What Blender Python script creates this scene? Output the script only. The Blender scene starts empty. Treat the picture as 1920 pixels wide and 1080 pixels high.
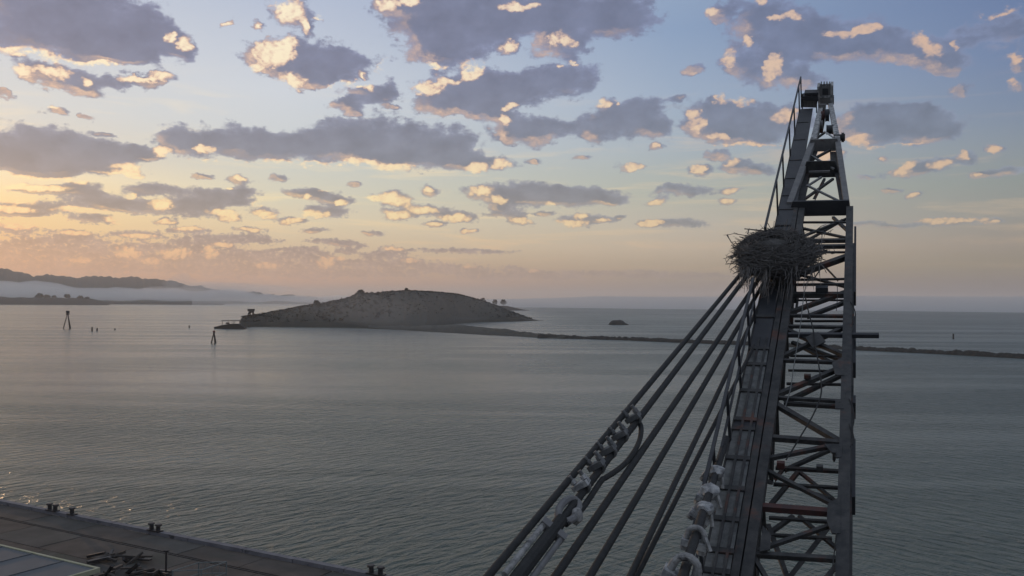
import bpy, bmesh, math, random
from mathutils import Vector, Matrix, noise
random.seed(7)
sc = bpy.context.scene
COL = sc.collection
R = math.radians

# ------------------------------------------------------------------ camera
F_PX = 1663.0                       # focal length in pixels of a 1920 wide frame
CAM_H = 30.0
PITCH, ROLL = R(0.90), R(0.48)
camd = bpy.data.cameras.new('camera')
camd.sensor_width = 36.0
camd.lens = 36.0 * F_PX / 1920.0
camd.clip_start, camd.clip_end = 0.1, 90000.0
cam = bpy.data.objects.new('camera', camd)
COL.objects.link(cam)
CAM_M = Matrix.Rotation(R(90) + PITCH, 3, 'X') @ Matrix.Rotation(ROLL, 3, 'Z')
CAM_P = Vector((0, 0, CAM_H))
cam.matrix_world = Matrix.Translation(CAM_P) @ CAM_M.to_4x4()
sc.camera = cam

def ray(px, py):                    # direction of a line of sight (unit depth)
    return CAM_M @ Vector(((px - 960) / F_PX, -(py - 540) / F_PX, -1.0))
def at_depth(px, py, d): return CAM_P + ray(px, py) * d
def on_z(px, py, z=0.0):
    r = ray(px, py); return CAM_P + r * ((z - CAM_H) / r.z)
def at_dist(px, d, z=0.0):          # ground point at azimuth of column px (taken at the horizon), distance d
    r = ray(px, 566); h = Vector((r.x, r.y, 0)).normalized()
    return Vector((h.x * d, h.y * d, z))
def height_at(px, py, d):           # height seen at pixel row py if standing d metres away
    r = ray(px, py); return CAM_H + d * r.z / math.hypot(r.x, r.y)
def azel(px, py):
    r = ray(px, py).normalized()
    return math.degrees(math.atan2(r.x, r.y)), math.degrees(math.asin(r.z))

# ------------------------------------------------------------------ render settings
sc.render.engine = 'CYCLES'
sc.view_settings.view_transform = 'Standard'
sc.view_settings.look = 'None'
sc.view_settings.exposure = 0.0
sc.view_settings.gamma = 1.0
sc.view_settings.use_curve_mapping = False
cy = sc.cycles
cy.use_denoising = True
try: cy.denoiser = 'OPENIMAGEDENOISE'
except Exception: pass
cy.max_bounces = 6; cy.diffuse_bounces = 2; cy.glossy_bounces = 3; cy.volume_bounces = 3
cy.transparent_max_bounces = 8
cy.use_adaptive_sampling = True
cy.adaptive_threshold = 0.012
cy.sample_clamp_indirect = 4.0

# ------------------------------------------------------------------ sky: sunrise gradient with broken cumulus
GLOW_AZ = -48.0                     # centre of the sky's warm side
SUN_AZ, SUN_EL = -40.0, 3.0         # degrees, right of north (+Y) and above the horizon
def lin(c):
    return tuple(((v / 255) / 12.92 if v / 255 <= 0.04045 else ((v / 255 + 0.055) / 1.055) ** 2.4) for v in c)

# cloud bodies: centre x, y, half width, height above centre, depth below centre
BODY = [
 (60,60,130,75,50),(190,70,125,55,42),(262,72,68,42,38),(60,-20,230,60,40),(215,95,60,30,20),(345,92,32,22,24),
 (70,143,55,16,11),(130,148,60,15,15),(170,160,50,13,13),(240,150,60,9,9),(300,148,28,10,8),(105,201,22,9,9),(10,180,15,5,5),
 (60,270,150,38,42),(150,285,110,28,33),(60,310,120,25,20),(230,282,48,14,13),(215,316,48,9,9),(277,290,20,8,9),
 (420,270,122,28,26),(330,265,42,17,20),(560,275,118,28,26),(700,262,105,36,36),(650,255,78,26,30),(800,275,82,36,34),(760,290,108,24,22),(862,268,30,24,15),
 (905,305,58,14,17),
 (555,28,44,25,22),(588,52,16,12,14),(575,110,88,34,38),(640,115,64,31,34),(500,110,46,30,22),(560,140,58,20,18),
 (425,40,6,5,5),(472,48,11,8,8),(692,182,50,18,20),(735,175,13,22,14),(690,145,6,6,6),
 (870,25,150,40,42),(820,100,68,28,20),(840,70,98,35,30),(960,30,150,40,40),(1080,35,128,45,33),(1170,30,58,40,28),(1050,85,43,25,20),(945,92,18,11,11),(745,5,50,22,18),
 (860,185,88,26,28),(900,155,98,28,28),(1000,160,78,26,24),(1070,145,43,28,26),(880,205,78,16,13),(960,190,58,18,16),
 (990,245,72,23,23),(945,237,28,24,24),(1030,250,43,20,18),(1170,222,76,34,36),(1110,242,28,19,20),(1225,237,30,24,20),(1190,205,53,20,20),
 (1345,25,20,16,16),(1430,30,76,33,38),(1480,62,78,38,38),(1560,70,98,36,34),(1640,78,78,26,28),(1500,95,68,24,18),(1760,95,62,38,30),(1700,100,48,24,18),(1780,120,43,18,14),
 (1390,122,36,38,32),(1460,137,42,34,28),(1503,150,28,18,16),(1890,58,80,38,28),(1908,118,20,18,18),(1908,165,18,13,13),
 (1370,225,78,33,36),(1330,222,43,26,24),(1440,237,68,33,28),(1400,257,68,18,16),(1490,217,30,20,18),
 (1690,232,112,28,30),(1610,237,48,20,26),(1760,242,53,23,20),(1640,215,58,16,15),(1720,210,48,16,15),(1550,292,30,12,12),
 (1795,170,18,18,16),(1740,313,56,15,15),(1700,323,42,10,10),(1806,297,20,14,13),(1860,277,13,7,7),(1885,322,40,8,8),(1650,295,7,5,5),
 (1190,311,24,8,7),(1315,316,18,10,10),(1370,310,22,12,12),(1420,320,38,9,9),(1370,357,17,5,5),(1280,359,52,10,10),(1230,378,18,5,5),(1365,377,16,5,5),(1260,419,58,7,7),(1215,422,16,6,5),
 (1780,413,78,6,7),(1725,368,14,5,5),
 (1020,361,88,15,18),(1090,369,68,18,14),(905,358,34,11,11),(970,373,68,14,11),(1140,376,24,9,7),(950,397,38,7,8),(977,413,21,8,8),(1085,409,40,10,12),
 (735,373,40,14,12),(800,391,43,9,10),(745,402,24,8,8),(860,406,36,9,10),(815,356,24,9,8),(570,358,36,9,7),(607,366,26,13,11),(610,396,43,11,10),(495,396,24,9,11),(450,336,20,7,7),(455,356,24,8,7),
 (285,353,48,12,12),(390,368,58,14,13),(190,376,84,15,15),(150,353,44,9,9),(75,355,58,9,7),(360,391,74,16,16),(250,386,58,11,11),(430,375,38,9,9),(60,390,74,12,12),(180,411,48,7,7),(430,410,19,6,5),
 (390,451,58,8,9),(470,448,54,8,7),(620,453,44,4,4),(660,459,30,4,4),
 (80,482,130,22,34),(200,477,115,22,36),(330,482,88,26,30),(450,497,108,18,24),(560,492,58,26,24),(605,502,48,22,20),(690,502,78,16,18),(520,477,48,9,10),(120,455,80,9,9),
 (775,504,46,17,13),(890,511,33,13,10),(1010,514,53,7,6),(1055,518,48,5,5),(930,521,38,5,5),(870,471,88,3,3),(740,471,28,7,5),
 (640,378,22,7,6),(665,345,12,4,4),(520,330,16,4,4),(380,330,18,4,4),(545,412,26,5,5),(590,432,24,3,3),(470,430,26,4,4),(350,432,40,5,5),(260,440,50,6,6),(30,430,40,8,10),(140,440,46,6,6),(20,395,50,10,10),
 (310,415,22,5,5),(560,470,30,4,4),(700,435,18,3,3),(815,420,22,4,4),(880,432,14,3,3),(930,385,14,4,4),(1020,398,14,3,3),(1130,412,18,4,4),(1160,408,7,3,3),(720,478,36,5,5),(650,470,22,3,3),(420,478,60,14,14),(20,470,60,16,24),(840,505,22,8,7),(960,505,16,5,5),
 (1230,275,14,5,5),(1265,190,12,5,5),(1310,130,20,9,8),(1340,290,20,5,5),(600,155,16,5,5),(640,205,24,9,9),(665,205,14,10,10),(740,205,10,4,4),(165,215,12,4,4),(200,247,22,3,3),
 (840,300,16,4,4),(1000,300,12,4,4),(1090,295,14,4,4),(1620,330,16,4,4),(1670,360,26,3,3),(1840,330,18,4,4),(1600,420,50,3,3),(1680,425,40,3,3),(1860,415,14,4,4),
 (1150,511,68,2.5,2.5),(1220,515,88,4,4),(1300,518,68,3,3),
]
# places where the low sun reaches the cloud: centre x, y, half width, half height
LIT = [
 (30,95,60,12),(110,115,70,9),(190,122,50,6),(45,137,32,12),(110,141,38,12),(180,153,14,8),(300,147,26,9),(255,148,30,6),(320,75,12,10),(350,83,16,12),(392,90,8,7),(85,193,16,5),
 (240,312,32,9),(230,325,40,6),(60,332,120,6),(300,285,22,12),(385,282,20,7),(420,306,72,6),(560,306,82,7),(680,306,62,9),(740,313,52,7),(890,316,30,14),(942,310,20,11),
 (540,20,36,22),(582,48,14,18),(605,25,12,8),(500,100,38,28),(478,130,22,11),(515,165,16,11),(540,92,28,22),(545,150,28,14),(425,40,8,6),(472,48,12,9),
 (660,160,26,8),(625,168,13,9),(690,145,7,7),(722,120,10,20),(690,165,10,12),
 (722,6,26,14),(768,3,24,10),(815,126,24,10),(945,90,18,11),(878,128,24,16),(800,170,30,12),(835,155,26,9),(885,140,26,16),(962,201,22,7),(1052,75,24,14),(980,10,40,8),
 (942,222,14,11),(1130,195,18,9),(1160,187,7,7),(1065,116,6,5),(1045,126,6,5),
 (1337,18,12,10),(1370,113,18,18),(1400,80,14,12),(1455,137,22,30),(1445,113,11,12),(1590,62,40,8),(1630,52,34,9),(1725,68,24,16),(1745,90,32,20),(1803,85,10,12),(1425,8,13,11),(1480,30,24,10),(1455,40,12,8),
 (1882,14,34,10),(1860,24,18,8),(1902,112,20,16),(1905,160,14,10),(1300,218,17,13),(1318,238,16,12),(1340,190,15,11),(1388,190,30,10),(1352,256,22,11),(1475,215,24,15),(1400,273,90,5),
 (1640,272,42,7),(1600,262,26,9),(1690,265,50,5),(1550,290,32,16),(1688,322,30,11),(1702,306,22,9),(1762,312,26,12),(1800,294,15,13),(1860,277,14,8),(1650,295,8,6),
 (1190,311,26,10),(1308,314,16,11),(1370,302,14,9),(1230,378,20,7),(1365,377,18,6),(1225,418,28,7),(1215,423,20,6),(1780,412,80,7),(1725,368,15,6),(1370,357,18,6),
 (902,357,30,11),(935,373,18,7),(1030,383,14,5),(977,413,24,9),(1070,417,34,9),(1092,402,16,6),(735,373,42,13),(795,390,36,9),(745,402,26,9),(855,408,32,9),(810,353,16,6),
 (585,366,12,8),(590,400,30,10),(620,352,14,5),(495,400,26,10),(450,333,18,6),(75,352,60,8),(30,372,50,8),(300,385,28,12),(155,395,60,7),(225,412,30,7),(430,410,21,7),(340,345,20,5),(245,365,14,6),(420,398,36,7),(120,425,60,5),(150,345,20,5),
 (640,380,16,6),(545,412,22,5),(470,430,22,5),(350,430,30,5),(260,442,40,5),(30,425,36,7),(140,438,40,5),(20,390,50,8),(310,415,20,5),(560,400,16,8),(700,375,20,8),(815,420,20,4),(880,432,14,4),(1130,412,16,4),(1230,275,10,5),(1310,316,14,9),(1840,330,14,4),(1860,415,14,4),(20,345,60,8),(180,340,30,5),(100,412,40,5),(250,420,30,5),(480,380,12,6),(420,350,14,4),
 (240,475,26,14),(330,478,36,12),(395,475,16,14),(280,491,22,8),(500,498,28,8),(610,492,18,13),(740,468,24,5),(150,490,26,6),(640,483,14,6),(420,460,18,5),(770,490,20,5),(880,500,16,5),(1000,508,16,4),
]
def to_blob(b):
    x, y, rx, up, dn = b if len(b) == 5 else (b[0], b[1], b[2], b[3], b[3])
    a, e = azel(x, y)
    k = 1.50 * math.degrees(1 / F_PX)
    c = math.cos(R(a))
    sm = 2.5 if len(b) == 5 else 0.0                     # the noise eats small clouds: start them a little larger
    return (a, e, (rx + 2 * sm) * k * c * c, (up + sm) * k * c, (dn + sm) * k * c)
body = [to_blob(b) for b in BODY]
lit = [to_blob(b) for b in LIT]
world = bpy.data.worlds.new('World'); sc.world = world
world.use_nodes = True
wt = world.node_tree; wt.nodes.clear()
class NT:
    def __init__(s, tree): s.t = tree; s.n = tree.nodes; s.l = tree.links
    def node(s, typ, **kw):
        n = s.n.new(typ)
        for k, v in kw.items(): setattr(n, k, v)
        return n
    def put(s, inp, v):
        if hasattr(v, 'is_output'): s.l.new(v, inp)
        elif v is not None: inp.default_value = v
    def m(s, op, a, b=None, c=None, clamp=False):
        n = s.node('ShaderNodeMath', operation=op, use_clamp=clamp)
        for i, v in enumerate((a, b, c)): s.put(n.inputs[i], v)
        return n.outputs[0]
    def v(s, op, a, b=None, c=None):
        n = s.node('ShaderNodeVectorMath', operation=op)
        for i, v in enumerate((a, b, c)): s.put(n.inputs[i], v)
        return n.outputs['Value'] if op in ('DOT_PRODUCT', 'LENGTH') else n.outputs[0]
    def xyz(s, x, y, z=0.0):
        n = s.node('ShaderNodeCombineXYZ')
        for i, v in enumerate((x, y, z)): s.put(n.inputs[i], v)
        return n.outputs[0]
    def noise(s, vec, scale, detail=4, rough=.55, dist=0.0, dims='3D'):
        n = s.node('ShaderNodeTexNoise', noise_dimensions=dims)
        s.put(n.inputs['Vector'], vec); n.inputs['Scale'].default_value = scale
        n.inputs['Detail'].default_value = detail; n.inputs['Roughness'].default_value = rough
        n.inputs['Distortion'].default_value = dist
        return n
    def mix(s, f, a, b, mode='MIX'):
        n = s.node('ShaderNodeMix', data_type='RGBA', blend_type=mode)
        s.put(n.inputs[0], f); s.put(n.inputs[6], a if hasattr(a, 'is_output') else (*a, 1)); s.put(n.inputs[7], b if hasattr(b, 'is_output') else (*b, 1))
        return n.outputs[2]
    def step(s, x, lo, hi, a=0.0, b=1.0):
        n = s.node('ShaderNodeMapRange', interpolation_type='SMOOTHSTEP')
        s.put(n.inputs[0], x); s.put(n.inputs[1], lo); s.put(n.inputs[2], hi); s.put(n.inputs[3], a); s.put(n.inputs[4], b)
        return n.outputs[0]
    def ramp(s, x, stops):
        n = s.node('ShaderNodeValToRGB'); cr = n.color_ramp
        while len(cr.elements) < len(stops): cr.elements.new(0.5)
        for e, (p, c) in zip(cr.elements, stops):
            e.position = p; e.color = (*lin(c), 1)
        s.put(n.inputs[0], x)
        return n.outputs[0]

def field_group(name, blobs):
    g = bpy.data.node_groups.new(name, 'ShaderNodeTree')
    g.interface.new_socket('U', in_out='INPUT', socket_type='NodeSocketVector')
    g.interface.new_socket('V', in_out='INPUT', socket_type='NodeSocketVector')
    g.interface.new_socket('Field', in_out='OUTPUT', socket_type='NodeSocketFloat')
    k = NT(g); gi = k.node('NodeGroupInput'); go = k.node('NodeGroupOutput')
    U, V = gi.outputs[0], gi.outputs[1]
    acc = None
    bl = list(blobs); random.Random(name + str(len(bl)) + str(blobs[0])).shuffle(bl)   # keeps regions from sharing sub-terms
    while len(bl) % 3: bl.append((0, -80, 1, 1, 1))
    for i in range(0, len(bl), 3):
        t = bl[i:i + 3]
        iv = lambda f: tuple(f(b) for b in t)
        du = k.v('MULTIPLY_ADD', U, iv(lambda b: 1 / b[2]), iv(lambda b: -b[0] / b[2]))
        d1 = k.v('MULTIPLY_ADD', V, iv(lambda b: 1 / b[3]), iv(lambda b: -b[1] / b[3]))
        d2 = k.v('MULTIPLY_ADD', V, iv(lambda b: -1 / b[4]), iv(lambda b: b[1] / b[4]))
        dv = k.v('MAXIMUM', d1, d2)
        q = k.v('MULTIPLY_ADD', du, du, k.v('MULTIPLY', dv, dv))
        s = k.v('MAXIMUM', k.v('SUBTRACT', (1, 1, 1), q), (0, 0, 0))
        acc = k.v('MULTIPLY', s, s) if acc is None else k.v('MULTIPLY_ADD', s, s, acc)
    k.l.new(k.v('DOT_PRODUCT', acc, (1, 1, 1)), go.inputs[0])
    return g

w = NT(wt)
D = w.node('ShaderNodeTexCoord').outputs['Generated']
sep = w.node('ShaderNodeSeparateXYZ'); wt.links.new(D, sep.inputs[0])
deg = 180 / math.pi
az = w.m('MULTIPLY', w.m('ARCTAN2', sep.outputs[0], sep.outputs[1]), deg)
el = w.m('MULTIPLY', w.m('ARCSINE', sep.outputs[2]), deg)
# angle from the sun's bearing, 0 at the sun, 1 opposite
tb = w.m('MULTIPLY_ADD', w.m('COSINE', w.m('MULTIPLY', w.m('SUBTRACT', az, GLOW_AZ), math.pi / 180)), -0.5, 0.5)
ek = w.m('DIVIDE', w.m('ADD', el, 0.0), 40.0, clamp=True)
E = lambda d: max(0.0, min(1.0, d / 40.0))
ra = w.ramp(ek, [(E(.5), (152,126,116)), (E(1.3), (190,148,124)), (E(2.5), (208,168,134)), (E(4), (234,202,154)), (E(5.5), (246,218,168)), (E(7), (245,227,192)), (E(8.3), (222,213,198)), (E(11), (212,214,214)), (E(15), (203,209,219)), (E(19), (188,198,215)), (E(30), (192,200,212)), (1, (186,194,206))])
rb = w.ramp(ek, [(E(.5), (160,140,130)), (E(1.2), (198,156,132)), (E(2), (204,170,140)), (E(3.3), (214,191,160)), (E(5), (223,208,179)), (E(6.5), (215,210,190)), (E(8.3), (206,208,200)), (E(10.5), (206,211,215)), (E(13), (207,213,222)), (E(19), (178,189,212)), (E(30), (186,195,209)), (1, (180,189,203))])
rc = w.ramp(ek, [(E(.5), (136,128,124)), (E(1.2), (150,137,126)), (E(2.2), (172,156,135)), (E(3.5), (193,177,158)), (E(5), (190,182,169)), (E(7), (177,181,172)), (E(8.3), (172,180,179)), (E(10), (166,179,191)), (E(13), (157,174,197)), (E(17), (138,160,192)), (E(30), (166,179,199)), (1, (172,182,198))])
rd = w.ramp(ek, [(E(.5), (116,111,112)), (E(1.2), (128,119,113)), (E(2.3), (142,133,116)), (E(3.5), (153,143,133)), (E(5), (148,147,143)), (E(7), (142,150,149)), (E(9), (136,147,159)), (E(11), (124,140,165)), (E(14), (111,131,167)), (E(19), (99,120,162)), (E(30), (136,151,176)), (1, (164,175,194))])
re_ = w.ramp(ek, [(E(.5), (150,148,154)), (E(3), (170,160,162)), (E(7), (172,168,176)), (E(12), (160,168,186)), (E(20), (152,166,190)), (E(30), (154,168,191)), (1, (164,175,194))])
def seg(a, b):
    n = w.node('ShaderNodeMapRange'); w.put(n.inputs[0], tb); n.inputs[1].default_value = a; n.inputs[2].default_value = b; return n.outputs[0]
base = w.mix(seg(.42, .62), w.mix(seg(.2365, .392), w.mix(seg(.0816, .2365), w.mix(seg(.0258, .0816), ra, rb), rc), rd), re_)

P2 = w.xyz(az, w.m('MULTIPLY', el, 1.5))
sel = w.m('MINIMUM', w.m('MAXIMUM', w.m('DIVIDE', el, 11.0), 0.22), 1.0)
n1 = w.noise(P2, 0.34, 7, 0.60)
ns = w.node('ShaderNodeSeparateColor'); wt.links.new(n1.outputs['Color'], ns.inputs[0])
U = w.m('MULTIPLY_ADD', w.m('MULTIPLY', w.m('SUBTRACT', ns.outputs[0], .5), 3.6), sel, az)
V = w.m('MULTIPLY_ADD', w.m('MULTIPLY', w.m('SUBTRACT', ns.outputs[1], .5), 2.0), sel, el)
def group(g, u, v):
    n = w.node('ShaderNodeGroup'); n.node_tree = g
    wt.links.new(w.xyz(u, u, u), n.inputs[0]); wt.links.new(w.xyz(v, v, v), n.inputs[1])
    return n.outputs[0]
low = w.step(el, 2.5, 8.5)
def grain(vec):                       # soft cauliflower heads, finer towards the horizon
    def vor(scale):
        n = w.node('ShaderNodeTexVoronoi', voronoi_dimensions='2D', feature='SMOOTH_F1', distance='EUCLIDEAN')
        wt.links.new(vec, n.inputs['Vector']); n.inputs['Scale'].default_value = scale
        n.inputs['Detail'].default_value = 2.0; n.inputs['Roughness'].default_value = 0.55; n.inputs['Smoothness'].default_value = 0.35
        return n.outputs['Distance']
    f = w.node('ShaderNodeMix', data_type='FLOAT'); w.put(f.inputs[0], low); w.put(f.inputs[2], vor(1.9)); w.put(f.inputs[3], vor(0.85))
    return w.m('SUBTRACT', 0.42, f.outputs[0])
nA = w.noise(P2, 1.1, 9, 0.70); nB = w.noise(P2, 3.0, 7, 0.68)
mx2 = w.node('ShaderNodeMix', data_type='FLOAT'); w.put(mx2.inputs[0], low); w.put(mx2.inputs[2], nB.outputs[0]); w.put(mx2.inputs[3], nA.outputs[0])
e2 = w.m('MULTIPLY', w.m('SUBTRACT', mx2.outputs[0], .5), w.m('MULTIPLY_ADD', low, -0.75, 1.75))
PW = w.xyz(w.m('MULTIPLY_ADD', w.m('SUBTRACT', ns.outputs[2], .5), 1.6, az), w.m('MULTIPLY_ADD', e2, 0.8, w.m('MULTIPLY', el, 1.5)))
bill = grain(PW)
billS = grain(w.v('ADD', PW, (-0.22, 0.05, 0)))
emb = w.m('SUBTRACT', bill, billS)
n3 = w.noise(P2, 0.55, 4, 0.5)
e3 = w.m('SUBTRACT', n3.outputs[0], .5)
dark_l = w.ramp(ek, [(E(0), (166,138,126)), (E(2.5), (160,138,132)), (E(5), (146,140,143)), (E(9), (131,135,152)), (E(15), (122,127,154)), (E(30), (115,120,147))])
dark_r = w.ramp(ek, [(E(0), (128,122,122)), (E(2.5), (136,130,128)), (E(5), (134,138,144)), (E(9), (124,134,152)), (E(15), (115,127,158)), (E(30), (104,116,150))])
mid_l = w.ramp(ek, [(E(0), (200,156,134)), (E(3), (222,176,142)), (E(6), (238,200,156)), (E(10), (226,188,164)), (E(30), (224,190,176))])
mid_r = w.ramp(ek, [(E(0), (150,138,132)), (E(3), (176,156,140)), (E(6), (190,168,148)), (E(10), (180,160,156)), (E(30), (176,160,168))])
lite_l = w.ramp(ek, [(E(0), (232,180,150)), (E(3), (240,196,152)), (E(6), (255,232,180)), (E(10), (255,232,194)), (E(16), (255,240,208)), (E(30), (255,240,214))])
lite_r = w.ramp(ek, [(E(0), (180,160,148)), (E(3), (206,178,150)), (E(6), (226,196,160)), (E(10), (220,186,158)), (E(16), (218,184,162)), (E(30), (220,194,178))])
kk = w.step(tb, 0.06, 0.36)
dark = w.mix(kk, dark_l, dark_r)
lite = w.mix(kk, lite_l, lite_r)
midc = w.mix(kk, mid_l, mid_r)
# thin streaks of high cloud low on the warm side
veil = w.noise(w.xyz(w.m('MULTIPLY', az, 0.11), w.m('MULTIPLY', el, 1.15), 3.0), 1.0, 6, 0.60, 0.5)
veilk = w.m('MULTIPLY', w.m('MULTIPLY', w.step(veil.outputs[0], 0.50, 0.72), w.step(el, 1.0, 3.5)), w.m('MULTIPLY', w.step(el, 8.0, 15.0, 0.55, 0.0), w.m('MULTIPLY_ADD', kk, -0.45, 1.0)))
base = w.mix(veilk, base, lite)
warm = w.step(el, 0.5, 4.5, 0.55, 1.0)
alpha_el = w.step(el, 0.3, 3.6, 0.40, 0.98)
edge_in = w.m('MULTIPLY', w.step(w.m('ABSOLUTE', az), 36.0, 39.0, 1.0, 0.0), w.step(el, 20.5, 23.5, 1.0, 0.0))
Us = w.m('SUBTRACT', U, w.m('MULTIPLY', sel, 0.75)); Vs = w.m('SUBTRACT', V, w.m('MULTIPLY', sel, 0.25))
def background(b0, bS, l0, keep):
    dn = w.m('ADD', w.m('MULTIPLY_ADD', e2, -1.6, w.m('MINIMUM', b0, w.m('MULTIPLY_ADD', low, 0.62, 0.68))), w.m('MULTIPLY_ADD', bill, 0.45, 0.07))
    dn = w.m('MULTIPLY', dn, w.step(b0, 0.0, 0.10))
    dens = w.step(dn, 0.07, 0.52)
    thick = w.step(dn, 0.25, 1.0)
    rim = w.m('MULTIPLY', w.step(w.m('SUBTRACT', w.m('MINIMUM', b0, 1.0), w.m('MINIMUM', bS, 1.0)), 0.10, 0.62), w.m('MULTIPLY_ADD', e2, -1.2, 0.32))
    litf = rim
    if l0 is not None:
        litk = w.step(w.m('ADD', w.m('MULTIPLY_ADD', e2, -1.0, w.m('MINIMUM', l0, 0.9)), w.m('MULTIPLY', emb, 0.7)), -0.05, 1.15)
        litf = w.m('MAXIMUM', rim, w.m('MULTIPLY', litk, w.m('MULTIPLY', w.step(l0, 0.0, 0.55), w.m('MULTIPLY_ADD', kk, -0.15, 1.0))))
    litf = w.m('MULTIPLY', litf, warm)
    tone = w.m('ADD', w.m('MULTIPLY_ADD', e3, 0.60, w.m('MULTIPLY_ADD', thick, -0.27, 1.21)), w.m('MULTIPLY', emb, 0.06))
    darkv = w.v('MULTIPLY', dark, w.xyz(tone, tone, tone))
    cc = w.mix(w.step(litf, 0.0, 0.62), darkv, midc)
    cc = w.mix(w.step(litf, 0.32, 1.0), cc, lite)
    alpha = w.m('MULTIPLY', w.m('MULTIPLY', dens, alpha_el), keep)
    b = w.node('ShaderNodeBackground'); b.inputs[1].default_value = 0.97
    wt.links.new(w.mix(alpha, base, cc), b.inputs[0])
    return b.outputs[0]
# all round and overhead the same broken cloud goes on, from noise alone
def loose(u, v):
    q = w.noise(w.xyz(w.m('MULTIPLY', u, w.m('COSINE', w.m('MULTIPLY', el, math.pi / 180))), w.m('MULTIPLY', v, 2.4)), 0.11, 4, 0.5)
    return w.step(q.outputs[0], 0.52, 0.66)
keep_out = w.m('SUBTRACT', 1.0, edge_in)
shade = background(loose(U, V), loose(Us, Vs), None, keep_out)
MX, MY = 2.6, 1.5                                       # how far the noise can carry a cloud's edge
COLS = [-39.0, -22.0, -13.0, -4.0, 5.0, 14.0, 22.0, 39.0]
ROWS = [-90.0, 7.2, 23.5]
for c0, c1 in zip(COLS, COLS[1:]):
    for r0, r1 in zip(ROWS, ROWS[1:]):
        hit = lambda b: b[0] + b[2] > c0 - MX and b[0] - b[2] < c1 + MX and b[1] + b[3] > r0 - MY and b[1] - b[4] < r1 + MY
        gb = field_group('cloud_body_field', [b for b in body if hit(b)] or body[:1])
        gl = field_group('cloud_light_field', [b for b in lit if hit(b)] or lit[:1])
        sh = background(group(gb, U, V), group(gb, Us, Vs), group(gl, U, V), edge_in)
        inside = w.m('MULTIPLY', w.m('MULTIPLY', w.m('GREATER_THAN', az, c0), w.m('LESS_THAN', az, c1)),
                     w.m('MULTIPLY', w.m('GREATER_THAN', el, r0), w.m('LESS_THAN', el, r1)))
        mx = w.node('ShaderNodeMixShader'); wt.links.new(inside, mx.inputs[0]); wt.links.new(shade, mx.inputs[1]); wt.links.new(sh, mx.inputs[2])
        shade = mx.outputs[0]
# physical sky under it, a faint share
nish = w.node('ShaderNodeTexSky', sky_type='NISHITA')
nish.sun_disc = False; nish.sun_elevation = R(SUN_EL); nish.sun_rotation = R(SUN_AZ)
b2 = w.node('ShaderNodeBackground'); wt.links.new(nish.outputs[0], b2.inputs[0]); b2.inputs[1].default_value = 0.012
# below the horizon: nothing but a dim continuation of the horizon air
add = w.node('ShaderNodeAddShader'); wt.links.new(shade, add.inputs[0]); wt.links.new(b2.outputs[0], add.inputs[1])
wo = w.node('ShaderNodeOutputWorld'); wt.links.new(add.outputs[0], wo.inputs[0])
world.cycles.sampling_method = 'MANUAL'
world.cycles.sample_map_resolution = 512

sund = bpy.data.lights.new('sun', 'SUN'); sund.energy = 1.2; sund.angle = R(0.8); sund.color = (1.0, 0.62, 0.34)
sun = bpy.data.objects.new('sun', sund); COL.objects.link(sun)
sd = Vector((math.sin(R(SUN_AZ)) * math.cos(R(SUN_EL)), math.cos(R(SUN_AZ)) * math.cos(R(SUN_EL)), math.sin(R(SUN_EL))))
sun.rotation_euler = (-sd).to_track_quat('-Z', 'Y').to_euler()
sun.location = sd * 300

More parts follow.
